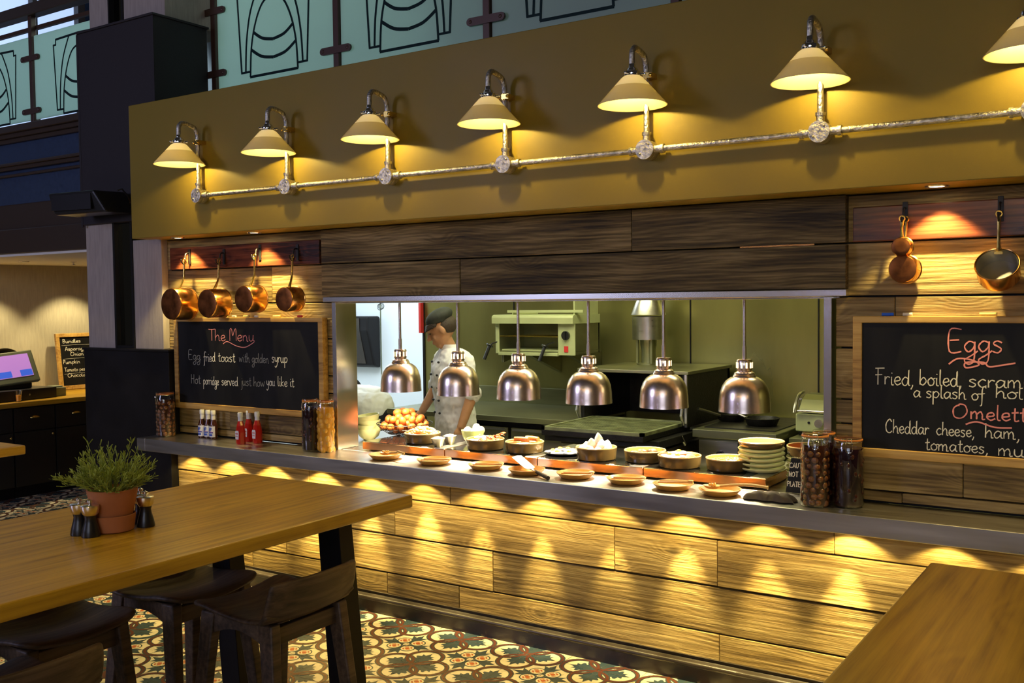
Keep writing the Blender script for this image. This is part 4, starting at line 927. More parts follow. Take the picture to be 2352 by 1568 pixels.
# serving dishes
def dish(x, y, z, label, R=.102, h=.058, m='stone', inner='clayin'):
    t = thing('serving_dish', label, 'dish', (x, y, z), 0, 'round stoneware dishes on the hot trays')
    g = G(); g.lathe([(0, 0), (R*.88, 0), (R*.95, .006), (R, h-.006), (R-.001, h), (R-.006, h-.001)], 40); obj('dish_wall', g, m, t)
    g = G(); g.lathe([(R-.006, h-.001), (R*.90, .010), (0, .008)], 40); obj('dish_inside', g, inner, t)
    g = G(); g.ring(R-.003, .0036, (0, 0, h-.001), 44, 8); obj('dish_rim', g, 'rimglaze', t)
D = [(-3.505, 4.345), (-3.055, 4.320), (-2.815, 4.335), (-2.378, 4.315), (-2.140, 4.375), (-1.930, 4.310), (-1.703, 4.345)]
dl = ['brown dish heaped with chopped mushrooms in front of the egg basket', 'brown dish of fried eggs and bacon right of the green egg bowl', 'brown dish of browned sausages', 'brown dish heaped with white poached eggs', 'brown dish of dark roasted mushrooms', 'brown dish of eggs and hash at the right', 'brown dish of yellow beans beside the plate stack']
for (x, y), l in zip(D, dl): dish(x, y, ZT, l, h=.062 if 'poached' in l else .056)
def lump(name, c, r, m, label, cat, group=None, rot=None, n=14):
    g = G(); rnd = random.Random(label+str(c)); g.ball((0, 0, 0), r, n, 9, rot)
    g.v = [Vector((p[0]*(1+.10*math.sin(p[1]*230+c[0]*50)), p[1]*(1+.10*math.sin(p[0]*210+c[1]*40)), p[2]*(1+.08*math.sin(p[0]*300)))) for p in g.v]
    return tag(obj(name, g, m, loc=c), label, cat, group)
rnd = random.Random(11)
g = G()
for k in range(110):
    a = rnd.uniform(0, 2*PI); rr = .082*math.sqrt(rnd.random()); s = rnd.uniform(.006, .012)
    g.ball((rr*math.cos(a), rr*math.sin(a), .052+.032*(1-(rr/.085)**2)+rnd.uniform(-.004, .004)), (s, s*.9, s*.75), 8, 6)
o = tag(obj('chopped_mushrooms', g, 'mush', loc=(D[0][0], D[0][1], ZT)), 'heap of chopped pale mushrooms filling the leftmost brown dish', 'mushrooms'); o['kind'] = 'stuff'
g = G()
for k in range(420):
    a = rnd.uniform(0, 2*PI); rr = .090*math.sqrt(rnd.random()); s = rnd.uniform(.005, .0065)
    g.ball((rr*math.cos(a), rr*math.sin(a), .040+rnd.uniform(-.003, .004)), (s, s, s*.8), 7, 5)
g.lathe([(0, .036), (.092, .036)], 24)
o = tag(obj('baked_beans', g, 'beans', loc=(D[6][0], D[6][1], ZT)), 'yellow beans in sauce filling the rightmost brown dish', 'beans'); o['kind'] = 'stuff'
def egg_fried(x, y, z, label, yolk=True, s=1.0, group='fried eggs on the pass'):
    t = thing('fried_egg', label, 'fried egg', (x, y, z), rnd.uniform(0, 6), group)
    g = G(); n = 22
    for_ = [[(r_*s*(1+.16*math.sin(3*a+1)+.08*math.sin(5*a))*math.cos(a), r_*s*(1+.16*math.sin(3*a+1)+.08*math.sin(5*a))*math.sin(a), h_) for a in [2*PI*k/n for k in range(n)]] for r_, h_ in ((.036, 0), (.038, .003), (.030, .0075), (.016, .009), (.004, .0095))]
    g.loft(for_); obj('egg_white', g, 'foodw', t)
    g = G(); g.ball((.004*s, -.002, .009), (.0135*s, .0135*s, .009), 14, 8); 
    if yolk: obj('yolk', g, 'yolk', t)
    return t
for k, (dx, dy, dz) in enumerate([(-.045, -.02, .044), (-.02, .040, .046), (-.05, .035, .055)]): egg_fried(D[1][0]+dx, D[1][1]+dy, ZT+dz, 'fried egg in the bacon dish, %s' % ['at its front left', 'at its back', 'on top at the left'][k], s=.95)
def rasher(x, y, z, rz, label, tilt=0):
    g = G(); pts = [(-.05+.1*k/10, .005*math.sin(k*1.7)) for k in range(11)]
    a = [(u, -.013, v) for u, v in pts]; b = [(u, .013, v+.003) for u, v in pts]
    g.add(a+b, [(i, i+1, 12+i, 11+i) for i in range(10)])
    return tag(obj('bacon_rasher', g, 'bacon', loc=(x, y, z), rot=(0, tilt, rz), solid=.003), label, 'bacon', 'bacon rashers in the bacon dish')
for k, (dx, dy, dz, rz, tl) in enumerate([(.035, -.030, .052, .3, .0), (.045, .010, .058, -.3, .1), (.030, .045, .062, .9, -.2), (.055, .030, .072, .1, -.35)]): rasher(D[1][0]+dx, D[1][1]+dy, ZT+dz, rz, 'crisp bacon rasher %s in the bacon dish' % ['at the front', 'in the middle', 'at the back', 'sticking up on top'][k], tl)
def sausage(x, y, z, rz, label):
    g = G(); g.tube(smoothpts([(-.042, 0, 0), (-.036, .001, 0), (0, .006, .001), (.036, .001, 0), (.042, 0, 0)], 4), [.003, .009, .012, .0135, .0135, .0135, .0135, .0135, .0135, .0135, .0135, .0135, .0135, .012, .010, .007, .003][:17], 12)
    return tag(obj('sausage', g, 'sausage', loc=(x, y, z), rot=(0, 0, rz)), label, 'sausage', 'browned sausages in their dish')
for k, (dx, dy, dz, rz) in enumerate([(-.040, -.035, .044, .2), (.035, -.040, .044, -.1), (-.030, .010, .050, .05), (.045, .008, .046, .3), (-.01, -.015, .066, .15), (.02, .048, .050, -.2), (.03, .025, .068, -.1)]): sausage(D[2][0]+dx, D[2][1]+dy, ZT+dz, rz, 'browned sausage %s of the sausage dish' % ['at the front left', 'at the front right', 'in the left middle', 'at the right side', 'on top at the left', 'at the back', 'on top at the right'][k])
PE = [(-.055, -.03, .050, .020, 'at the front left'), (-.012, -.055, .052, .018, 'at the front'), (.035, -.048, .050, .018, 'at the front right'), (.062, -.005, .052, .022, 'at the right side'), (-.062, .02, .054, .022, 'at the left side'), (-.03, .055, .060, .026, 'at the back left'), (.03, .052, .060, .026, 'at the back right'), (-.025, .0, .072, .026, 'upper left'), (.030, .005, .070, .024, 'upper right'), (.0, .025, .092, .030, 'on the very top')]
for k, (dx, dy, dz, hz, w_) in enumerate(PE):
    g = G(); rr = [.030, .026, .028, .024][k % 4]; g.loft([[(rr*f*(1+.12*math.sin(3*a+k))*math.cos(a), rr*f*.85*(1+.1*math.sin(2*a+k))*math.sin(a), z_*hz) for a in [2*PI*q/16 for q in range(16)]] for f, z_ in ((.2, -.9), (.75, -.6), (1, 0), (.82, .5), (.45, .95), (.1, 1.25))])
    tag(obj('poached_egg', g, 'foodw', loc=(D[3][0]+dx, D[3][1]+dy, ZT+dz), rot=(.2*math.sin(k*2), .25*math.cos(k*3), k)), 'white poached egg %s of the heaped dish' % w_, 'egg', 'poached eggs heaped in their dish')
for k, (dx, dy, dz) in enumerate([(-.045, -.02, .040), (-.005, -.045, .040), (.045, -.02, .040), (-.03, .035, .042), (.025, .03, .048)]):
    lump('roasted_mushroom', (D[4][0]+dx, D[4][1]+dy, ZT+dz), (.026, .022, .014), 'mushd', 'dark roasted mushroom %s of its dish' % ['at the left', 'at the front', 'at the right', 'at the back left', 'on top in the middle'][k], 'mushroom', 'roasted mushrooms in their dish')
for k, (dx, dy, dz) in enumerate([(-.045, -.025, .050), (.005, -.04, .052), (-.01, .025, .060)]): egg_fried(D[5][0]+dx, D[5][1]+dy, ZT+dz, 'fried egg in the egg and hash dish, %s' % ['front left', 'front', 'on top'][k], s=1.0)
for k, (dx, dy, dz) in enumerate([(.05, .01, .050), (.035, .05, .055), (-.03, .06, .055), (.06, -.03, .046)]):
    lump('hash_brown', (D[5][0]+dx, D[5][1]+dy, ZT+dz), (.026, .020, .012), 'toast', 'golden hash piece %s of the egg and hash dish' % ['at the right', 'at the back right', 'at the back left', 'at the front right'][k], 'hash brown', 'hash pieces in their dish')
# flat oval plate of fried eggs
g = G(); g.lathe([(0, 0), (.08, 0), (.10, .010), (.103, .013), (.098, .013), (.078, .005), (0, .004)], 40)
tag(obj('egg_platter', g, 'blackm', loc=(-2.595, 4.375, ZT)), 'low dark platter of fried eggs between the sausage and poached egg dishes', 'platter')
for k, (dx, dy, dz) in enumerate([(-.06, -.02, .010), (-.01, -.05, .010), (.045, -.03, .011), (-.045, .035, .012), (.01, .02, .017), (.055, .025, .016)]): egg_fried(-2.595+dx, 4.375+dy, ZT+dz, 'fried egg on the dark platter, %s' % ['at its left', 'at its front', 'at its front right', 'at its back left', 'in its middle', 'at its right'][k], yolk=True, s=1.0)
# small steel ramekins and green egg bowl
for x, y, s in [(-3.330, 4.262, 'small steel pot of salt nearest the tray edge'), (-3.335, 4.372, 'small steel pot of salt behind the nearer one')]:
    t = thing('condiment_pot', s, 'pot', (x, y, ZT), 0, 'small steel salt pots')
    g = G(); g.lathe([(0, 0), (.022, 0), (.024, .004), (.038, .042), (.040, .046), (.036, .044), (.0, .03)], 28); obj('steel_cup', g, 'steel_edge', t)
    g = G(); g.lathe([(.035, .042), (.022, .052), (0, .056)], 20); obj('salt', g, 'spice', t)
def bowl(x, y, z, R, h, m, label, cat='bowl', name='green_bowl', group=None, rot=None):
    g = G(); g.lathe([(0, 0), (R*.42, 0), (R*.48, .004), (R*.80, h*.35), (R*.97, h*.8), (R, h), (R-.005, h), (R*.75, h*.36), (0, .010)], 40)
    return tag(obj(name, g, m, loc=(x, y, z), rot=rot), label, cat, group)
bowl(-3.235, 4.455, ZT, .065, .075, 'greenbowl', 'light green bowl holding boiled eggs, right of the steel pots')
for k, (dx, dy, dz, m) in enumerate([(-.03, -.012, .068, 'eggw'), (.012, .018, .085, 'foodw'), (.028, -.022, .066, 'foodw'), (.04, .02, .074, 'eggw')]):
    g = G(); g.ball((0, 0, 0), (.022, .022, .027), 16, 10); tag(obj('boiled_egg', g, m, loc=(-3.235+dx, 4.455+dy, ZT+dz), rot=(.4*k, .5, 0)), 'boiled egg %s of the light green bowl' % ['at the left', 'on top', 'at the front', 'at the right'][k], 'egg', 'boiled eggs in the green bowl')
# stack of green bowls behind the jamb
for k in range(4):
    bowl(-4.085, 4.545, ZC+.026*k+(.006 if k == 3 else 0), .074, .070, 'plateg', 'pale green bowl by the left jamb, %s of its stack' % ['bottom', 'second from bottom', 'third from bottom', 'topmost'][k], name='stacked_bowl', group='pale green bowls stacked by the jamb', rot=((.0, .0, 0), (.03, 0, 1), (-.03, .02, 2), (.10, -.08, 0))[k])
# wire basket and brown eggs
def basket(cx, cy, z):
    g = G(); R = .168
    for rr, zz in ((R, .062), (.60*R, .004), (R*.86, .034)): g.ring(rr, .0022, (cx, cy, z+zz), 36, 5)
    for k in range(28):
        a = 2*PI*k/28; g.tube([(cx+.0*R*math.cos(a), cy+.0*R*math.sin(a), z+.003), (cx+.60*R*math.cos(a), cy+.60*R*math.sin(a), z+.003), (cx+R*.86*math.cos(a), cy+R*.86*math.sin(a), z+.034), (cx+R*math.cos(a), cy+R*math.sin(a), z+.062)], .0014, 5)
    return tag(obj('wire_basket', g, 'iron'), 'wide dark wire basket piled with brown eggs', 'basket')
EX, EY = -3.835, 4.585
basket(EX, EY, ZT+.002)
ge = G(); ge.ball((0, 0, 0), (.0215, .0215, .0275), 16, 10)
proto = None; cnt = 0
for lay, (nn, rad, zz) in enumerate([(6, .06, .030), (12, .125, .052), (8, .075, .068), (10, .100, .090), (5, .048, .105), (4, .045, .132)]):
    for k in range(nn):
        a = 2*PI*k/nn+lay*.5; p = (EX+rad*math.cos(a)+rnd.uniform(-.004, .004), EY+rad*math.sin(a)+rnd.uniform(-.004, .004), ZT+zz+rnd.uniform(-.003, .003))
        where = ['at the very bottom', 'in the outer ring', 'inside the outer ring', 'in the upper ring', 'near the top', 'on the top'][lay]
        side = ['at three', 'at two', 'at one', 'at twelve', 'at eleven', 'at ten', 'at nine', 'at eight', 'at seven', 'at six', 'at five', 'at four'][int(round(a/(2*PI)*12)) % 12]+" o'clock"
        if proto is None: proto = obj('brown_egg', ge, 'egg'); e = proto
        else: e = proto.copy(); COL.objects.link(e)
        e.location = p; e.rotation_euler = (rnd.uniform(0, 3), rnd.uniform(0, 3), 0)
        tag(e, 'brown egg %s of the basket pile, %s' % (where, side), 'egg', 'brown eggs piled in the wire basket'); cnt += 1
# plate stacks
def plate(x, y, z, label, m='plateg', R=.106, name='dinner_plate', h=.020):
    g = G(); g.lathe([(0, 0), (R*.62, 0), (R*.68, .002), (R*.97, h*.75), (R, h), (R*.985, h+.003), (R*.95, h), (R*.66, .007), (0, .006)], 44)
    return tag(obj(name, g, m, loc=(x, y, z)), label, 'plate', 'plates stacked on the hot tray')
posn = ['bottom', 'second from bottom', 'third from bottom', 'fourth from bottom', 'fifth from bottom', 'sixth from bottom']
for k in range(5): plate(-1.5585, 4.385, ZT+.0215*k, 'pale green plate in the nearer stack, %s' % posn[k])
dish(-1.5585, 4.385, ZT+.110, 'brown rimmed dish on top of the nearer plate stack', R=.104, h=.028)
for k in range(6): plate(-1.345, 4.42, ZC+.0215*k, 'pale green plate in the stack behind the sign, %s' % posn[k])
dish(-1.345, 4.42, ZC+.132, 'brown rimmed dish on top of the stack behind the sign', R=.104, h=.045)
# sign
t = thing('hot_plates_sign', 'small black hand lettered sign reading CAUTION HOT PLATES', 'sign', (-1.30, 4.20, ZC)); t.rotation_euler = (-.16, 0, 0)
g = G(); g.prism([(-.085, .002), (.085, .002), (.075, .150), (-.068, .150)], -.003, .003, 'y'); obj('sign_board', g, 'slate', t, smooth=False)
g = G(); to = lambda u, v: (u, -.0036, v)
for s_, z in (('CAUTION', .108), ('HOT', .070), ('PLATES', .028)): write(g, s_, {'CAUTION': -.074, 'HOT': -.073, 'PLATES': -.079}[s_], {'CAUTION': .022, 'HOT': -.034, 'PLATES': -.008}[s_], z, .011, .0036, to, .02, True)
g2 = g; obj('chalk_lettering', g2, 'chalk_w', t, smooth=False)
g = G()
for k in range(18): g.ring(.005, .0009, (-.062+.0072*k, 0, .151), 8, 4, 'x')
obj('wire_binding', g, 'steel_edge', t)
# folded cloth
g = G(); n = 16; rows = []
for i in range(n+1):
    for j in range(9):
        u, v = i/n*2-1, j/8*2-1; e = max(0, 1-abs(u)**3)*max(0, 1-abs(v)**4)
        rows.append((u*.105+.008*math.sin(v*5), v*.042+.006*math.sin(u*9), .006+.030*e**.5+.006*math.sin(u*11+v*4)*e))
g.add(rows, [(i*9+j, i*9+j+1, (i+1)*9+j+1, (i+1)*9+j) for i in range(n) for j in range(8)])
g.add([(p[0], p[1], .001) for p in rows], [(i*9+j, (i+1)*9+j, (i+1)*9+j+1, i*9+j+1) for i in range(n) for j in range(8)])
tag(obj('folded_cloth', g, 'cloth', loc=(-1.385, 4.000, ZC), sub=1), 'crumpled dark grey cloth in front of the hot plates sign', 'cloth')

# ================================================================== KITCHEN EQUIPMENT
t = thing('pass_cabinet', 'steel cabinet under the serving pass inside the kitchen', 'cabinet', (-2.575, 4.6, 0))
g = G(); g.box(-1.36, 1.36, -.27, .30, .05, .840); obj('carcass', g, 'steel_dark', t, smooth=False)
t = thing('kitchen_bench', 'steel kitchen bench with drawers behind the cook', 'workbench', (-4.28, 6.32, 0))
g = G(); g.box(-.83, .82, -.42, .42, .86, .90); g.box(-.83, .82, .40, .425, .90, 1.03); obj('worktop', g, 'steel_dark', t, bevel=.004, smooth=False)
g = G(); g.box(-.20, .80, -.36, .40, .08, .855); obj('cabinet_body', g, 'blackm', t, smooth=False)
for ix in range(2):
    for iz in range(3):
        g = G(); x0 = -.19+ix*.50; z0 = .12+iz*.245; g.box(x0, x0+.47, -.385, -.36, z0, z0+.205); d = obj('drawer', g, 'steel_dark', t, bevel=.003, smooth=False)
        g = G(); g.box(x0+.02, x0+.45, -.400, -.385, z0+.185, z0+.200); obj('drawer_pull', g, 'steel', d, smooth=False)
for x in (-.80, -.25):
    g = G(); g.box(x-.02, x+.02, -.38, -.34, 0, .86); obj('leg', g, 'steel_dark', t, smooth=False)

# toaster grill on the wall
t = thing('toaster_grill', 'pale enamelled toaster grill mounted on the kitchen wall', 'grill', (-3.925, 6.2, 1.335))
g = G(); g.box(-.345, -.315, 0, .36, .0, .24); g.box(-.345, .345, .34, .37, 0, .29); g.box(-.345, .345, 0, .36, .0, .02); g.box(.2, .345, .0, .36, .02, .235); g.box(-.345, .345, .02, .36, .235, .25)
g.prism([(.001, -.07), (.36, 0), (.001, 0)], -.30, -.28, 'x'); obj('casing', g, 'steel_dark', t, smooth=False, bevel=.003)
g = G(); g.prism([(-.045, .225), (-.03, .225), (.36, .225), (.36, .290), (-.02, .290), (-.04, .282), (-.045, .268)], -.355, .350, 'x'); obj('hood_front', g, 'salwhite', t, smooth=False)
g = G(); g.box(-.345, -.315, -.012, .0, .0, .225); g.box(.205, .347, -.012, .0, -.005, .228); g.box(-.31, .21, -.03, .0, -.012, .012); obj('front_panel', g, 'salwhite', t, smooth=False, bevel=.003)
g = G(); g.tube([(.275, -.03, .140), (.275, -.012, .140)], .032, 20); g.box(.268, .282, -.045, -.012, .11, .17); obj('control_knob', g, 'black', t)
g = G(); g.box(.258, .292, -.016, -.012, .018, .062); obj('rocker_switch', g, 'labelred', t, smooth=False)
g = G()
for k in range(16): g.tube([(-.30+.033*k, .01, .128), (-.30+.033*k, .32, .128)], .003, 5)
g.tube([(-.31, .0, .128), (.20, .0, .128)], .005, 6); obj('wire_shelf', g, 'brass', t)
g = G(); g.box(-.31, .20, .02, .33, .018, .030); obj('crumb_tray', g, 'salwhite', t, smooth=False)
for x in (-.37, .12):
    g = G(); g.tube([(x+.05, .0, .09), (x+.01, -.03, .075), (x-.005, -.04, .06)], .005, 6); g.tube([(x-.006, -.042, .062), (x-.008, -.046, .055)], .028, 14); g.tube([(x-.008, -.046, .055), (x-.03, -.085, -.045)], .013, 12); obj('pull_handle', g, 'black', t)
g = G(); g.box(-.24, .41, -.005, .02, .305, .325); g.box(-.2, -.19, 0, .35, .29, .305); g.box(.33, .34, 0, .35, .27, .40); obj('top_rail', g, 'salwhite', t, smooth=False)
for x in (-.14, .22):
    g = G(); g.prism([(.045, 0), (.545, 0), (.545, -.17)], x, x+.04, 'x'); obj('wall_bracket', g, 'steel_dark', t, smooth=False)

# charcoal oven with flue and grill tray
t = thing('charcoal_oven', 'dark charcoal grill oven with a steel flue on top', 'oven', (-3.005, 6.28, 0))
g = G(); g.box(-.40, -.365, -.33, .40, .90, 1.24); g.box(.365, .40, -.33, .40, .90, 1.24); g.box(-.40, .40, .36, .40, .90, 1.24); obj('oven_case', g, 'iron', t, smooth=False)
g = G(); g.box(-.41, .41, -.345, .42, 1.24, 1.262); obj('oven_top', g, 'steel_dark', t, smooth=False, bevel=.003)
g = G(); g.box(-.40, -.385, -.345, -.33, .90, 1.24); g.box(.385, .40, -.345, -.33, .90, 1.24); obj('front_trim', g, 'steel', t, smooth=False)
g = G(); g.box(-.38, .40, -.62, .40, .10, .80); obj('stand', g, 'base', t, smooth=False)
for x in (-.22, .12):
    g = G(); g.box(x, x+.065, -.626, -.62, .70, .735); obj('rating_plate', g, 'label', t, smooth=False)
g = G(); g.box(-.36, .36, -.90, -.20, .870, .905); g.box(-.40, .42, -.80, -.2, .82, .868); obj('tray_frame', g, 'iron', t, smooth=False, bevel=.004)
g = G()
for x0, x1, y0, y1 in ((-.36, .36, -.90, -.875), (-.36, .36, -.24, -.215), (-.36, -.335, -.90, -.215), (.335, .36, -.90, -.215)): g.box(x0, x1, y0, y1, .905, .925)
for k in range(44): g.box(-.335+.0153*k, -.335+.0153*k+.007, -.875, -.24, .908, .918)
for k in range(8): g.box(-.335, .335, -.86+.085*k, -.856+.085*k, .904, .912)
obj('grill_grate', g, 'grate', t, smooth=False)
for sx in (-1, 1):
    g = G(); g.tube([(sx*.385, -.36, .92), (sx*.385, -.40, .98), (sx*.385, -.38, 1.04), (sx*.385, -.33, 1.06)], .010, 8); g.tube([(sx*.41, -.40, .80), (sx*.41, -.46, .86)], .012, 8); obj('lift_arm', g, 'steel', t)
c = (-.142, .22)
g = G(); g.lathe([(.085, 1.262), (.085, 1.272), (.052, 1.275), (.050, 1.36), (.058, 1.40), (.060, 1.44)], 28, (c[0], c[1], 0))
for s in (-1, 1): g.box(c[0]+s*.055-.008, c[0]+s*.055+.008, c[1]-.075, c[1]-.06, 1.27, 1.45)
f = obj('flue', g, 'steel_dark', t)
g = G(); g.lathe([(.060, 1.44), (.115, 1.442), (.116, 1.605), (.10, 1.607)], 36, (c[0], c[1], 0)); obj('flue_drum', g, 'steel', f)
g = G(); g.lathe([(.128, 1.618), (.126, 1.620), (.066, 1.78), (.066, 2.7)], 36, (c[0], c[1], 0)); obj('flue_cone', g, 'steel', f)

# cooker
t = thing('cooker', 'steel cooker with a black hob under two frying pans', 'cooker', (-2.265, 6.30, 0))
g = G(); g.box(-.275, .272, -.43, .42, .852, .905); obj('hob_top', g, 'steel_dark', t, smooth=False, bevel=.005)
g = G(); g.box(-.23, .23, -.34, .35, .905, .912); obj('hob_plate', g, 'iron', t, smooth=False)
g = G(); g.box(-.255, .255, -.37, .40, .10, .852); obj('cooker_body', g, 'steel_dark', t, smooth=False)
g = G(); g.box(-.25, .01, -.385, -.37, .66, .83); g.box(.03, .25, -.385, -.37, .66, .83); obj('control_panel', g, 'steel', t, smooth=False, bevel=.002)
for x in (-.10, .14):
    g = G(); g.tube([(x, -.41, .745), (x, -.385, .745)], .027, 18); g.box(x-.006, x+.006, -.42, -.4, .72, .77); obj('knob', g, 'black', t)
def fry(x, y, R, a, label):
    t = thing('frying_pan', label, 'frying pan', (x, y, .912), a, 'frying pans on the cooker')
    g = G(); g.lathe([(0, 0), (R*.78, 0), (R*.84, .004), (R, .048), (R-.003, .049), (R*.80, .008), (0, .006)], 32); obj('pan', g, 'iron', t)
    g = G(); g.tube([(R-.006, 0, .040), (R+.05, 0, .058), (R+.19, 0, .098)], [.008, .0085, .011], 8); obj('handle', g, 'steel', t)
fry(-2.20, 6.20, .112, PI-.15, 'black frying pan nearest the front of the cooker')
fry(-2.455, 6.33, .100, PI+1.1, 'black frying pan further left on the cooker')
# right bench with contact grill and rack
t = thing('side_bench', 'steel bench under the contact grill at the right of the kitchen', 'workbench', (-1.45, 6.35, 0))
g = G(); g.box(-.52, .9, -.32, .38, .83, .865); obj('worktop', g, 'steel_dark', t, smooth=False, bevel=.003)
g = G(); g.box(-.50, .9, -.28, .36, .08, .83); obj('body', g, 'steel_dark', t, smooth=False)
t = thing('contact_grill', 'steel contact grill with a curved lid beside the right jamb', 'grill', (-1.80, 6.16, .865))
g = G(); g.box(-.17, .20, 0, .32, .028, .140); obj('body', g, 'salwhite', t, smooth=False, bevel=.008)
for x in (-.14, .17):
    g = G(); g.box(x-.02, x+.02, .03, .28, 0, .028); obj('foot', g, 'black', t, smooth=False)
g = G(); g.tube([(-.02, -.022, .085), (-.02, .0, .085)], .026, 20); obj('dial', g, 'steel_edge', t)
for x, z in ((-.085, .085), (.055, .105), (.055, .075)):
    g = G(); g.tube([(x, -.004, z), (x, 0, z)], .008, 12); obj('indicator', g, 'black', t)
g = G(); g.prism([(-.01, .165), (.05, .225), (.12, .252), (.25, .252), (.32, .20), (.32, .155), (.0, .155)], -.15, .20, 'x'); obj('lid', g, 'steel_dark', t, smooth=False, bevel=.01)
g = G(); g.box(-.155, .20, -.026, -.010, .150, .166); obj('lid_bar', g, 'steel_edge', t, bevel=.005)
g = G(); g.tube(smoothpts([(-.168, -.03, .145), (-.168, .0, .20), (-.168, .07, .25), (-.168, .16, .262)], 4), .010, 8); obj('lid_handle', g, 'steel', t)
g = G(); g.box(-2.09, -1.93, 6.60, 6.61, 1.045, 1.055); g.box(-2.09, -1.93, 6.60, 6.61, .93, .938)
for k in range(12): g.tube([(-2.085+.0137*k, 6.605, .93), (-2.085+.0137*k, 6.605, 1.05)], .0028, 6)
g.tube([(-2.087, 6.605, .906), (-2.087, 6.605, 1.05)], .004, 6); g.tube([(-1.997, 6.605, .906), (-1.997, 6.605, 1.05)], .004, 6)
tag(obj('wire_rack', g, 'steel'), 'small upright wire rack at the back between cooker and contact grill', 'rack')
t = thing('wall_dispenser', 'black wall mounted dispenser on the bright white wall', 'dispenser', (-7.20, 7.985, 1.03))
g = G(); g.prism([(0, 0), (-.10, .03), (-.20, .40), (-.20, .55), (0, .55)], -.3, .21, 'x'); obj('casing', g, 'blackm', t, smooth=False, bevel=.02)
g = G(); g.prism([(-.115, .05), (-.205, .40), (-.208, .53), (-.20, .53), (-.19, .40), (-.10, .05)], -.29, .10, 'x'); obj('front_cover', g, 'base', t, smooth=False)
g = G(); g.box(-5.428, -5.405, 6.70, 6.75, 1.46, 1.72); tag(obj('red_wall_case', g, 'labelred', smooth=False), 'narrow red box on the kitchen wall corner behind the cook', 'box')
g = G()
for k in range(3): g.ring(.028, .0028, (-6.0+.012*k, 6.85, 1.685+.004*k), 18, 5, 'y')
g.tube([(-5.99, 6.85, 1.71), (-5.99, 6.85, 2.84)], .0028, 5)
tag(obj('coiled_cable', g, 'black'), 'looped black cable hanging in the kitchen doorway', 'cable')

# ================================================================== TILL ALCOVE
def cab(y0, y1, label):
    t = thing('base_cabinet', label, 'cabinet', (-9.1, (y0+y1)/2, 0), 0, 'black base cabinets under the till counter'); h = (y1-y0)/2
    g = G(); g.box(-.48, .43, -h+.002, h-.002, .0, .82); obj('carcass', g, 'blackm', t, smooth=False)
    g = G(); g.box(.43, .450, -h+.006, h-.006, .60, .81); d = obj('drawer_front', g, 'black', t, smooth=False, bevel=.002)
    g = G(); g.T = Matrix.Translation((.452, 0, .715)); g.loft([[(.028*math.sin(b)*math.sin(a)+.0, .048*math.cos(a), .024*math.cos(b)*math.sin(a)) for a in [PI*k/10 for k in range(11)]] for b in [0, .4, .8, 1.2, 1.57]], cap=False); obj('cup_handle', g, 'brass', d)
    g = G(); g.box(.43, .450, -h+.006, h-.006, .10, .59); dd = obj('door', g, 'black', t, smooth=False, bevel=.002)
    g = G(); g.ball((.466, h-.04, .55), .012, 10, 8); g.tube([(.45, h-.04, .55), (.465, h-.04, .55)], .004, 6); obj('door_knob', g, 'brass', dd)
for a, b, s in [(4.06, 4.49, 'black base cabinet at the left edge, below the till'), (4.49, 4.91, 'black base cabinet left of the cup handled ones'), (4.91, 5.31, 'black base cabinet with a cup handle under the till screen'), (5.31, 5.73, 'black base cabinet with a cup handle nearest the column'), (5.73, 6.15, 'black base cabinet half hidden behind the column')]: cab(a, b, s)
g = G(); g.box(-9.60, -8.615, 3.9, 6.3, .822, .865); tag(obj('till_worktop', g, 'oak', smooth=False, bevel=.003), 'wooden worktop carrying the till in the alcove', 'worktop')
t = thing('till', 'black cash till with a glowing purple touch screen', 'till', (-8.98, 5.05, .865), .10)
g = G(); g.box(-.25, .21, -.30, .36, .0, .10); obj('cash_drawer', g, 'black', t, smooth=False, bevel=.006)
g = G(); g.tube([(.212, .07, .05), (.216, .07, .05)], .010, 14); obj('drawer_lock', g, 'steel_edge', t)
g = G(); g.box(-.18, .08, -.16, .20, .10, .15); g.box(-.10, -.02, -.06, .10, .15, .22); obj('screen_stand', g, 'black', t, smooth=False, bevel=.01)
g = G(); g.T = Matrix.Translation((.06, .02, .30)) @ Matrix.Rotation(-.42, 4, 'Y') @ Matrix.Rotation(-.20, 4, 'Z'); g.box(-.05, .0, -.215, .215, -.16, .155); s = obj('screen_case', g, 'tillgrey', t, smooth=False, bevel=.012)
g = G(); g.T = Matrix.Translation((.06, .02, .30)) @ Matrix.Rotation(-.42, 4, 'Y') @ Matrix.Rotation(-.20, 4, 'Z'); g.box(.0, .002, -.165, .165, -.10, .12); obj('screen_picture', g, 'screen', s, smooth=False)
g = G(); g.T = Matrix.Translation((.06, .02, .30)) @ Matrix.Rotation(-.42, 4, 'Y') @ Matrix.Rotation(-.20, 4, 'Z'); g.box(.002, .0025, -.15, -.03, -.095, -.035); obj('screen_keys', g, 'screenb', s, smooth=False)
g = G(); g.T = Matrix.Translation((.06, .02, .30)) @ Matrix.Rotation(-.42, 4, 'Y') @ Matrix.Rotation(-.20, 4, 'Z'); g.box(.002, .0025, .05, .16, -.095, -.035); obj('screen_keys', g, 'screenb', s, smooth=False)
g = G(); g.box(-9.05, -8.86, 5.42, 5.56, .865, .95); g.box(-9.0, -8.88, 5.44, 5.54, .95, .965); tag(obj('card_terminal', g, 'tillgrey', smooth=False, bevel=.008), 'small grey card machine right of the till', 'card machine')
g = G(); g.lathe([(0, 0), (.022, 0), (.030, .07), (.036, .10), (.034, .10), (.027, .07), (.0, .006)], 20); tag(obj('tumbler', g, 'glassclear', loc=(-8.715, 5.00, .866)), 'small glass tumbler standing in front of the till drawer', 'glass')
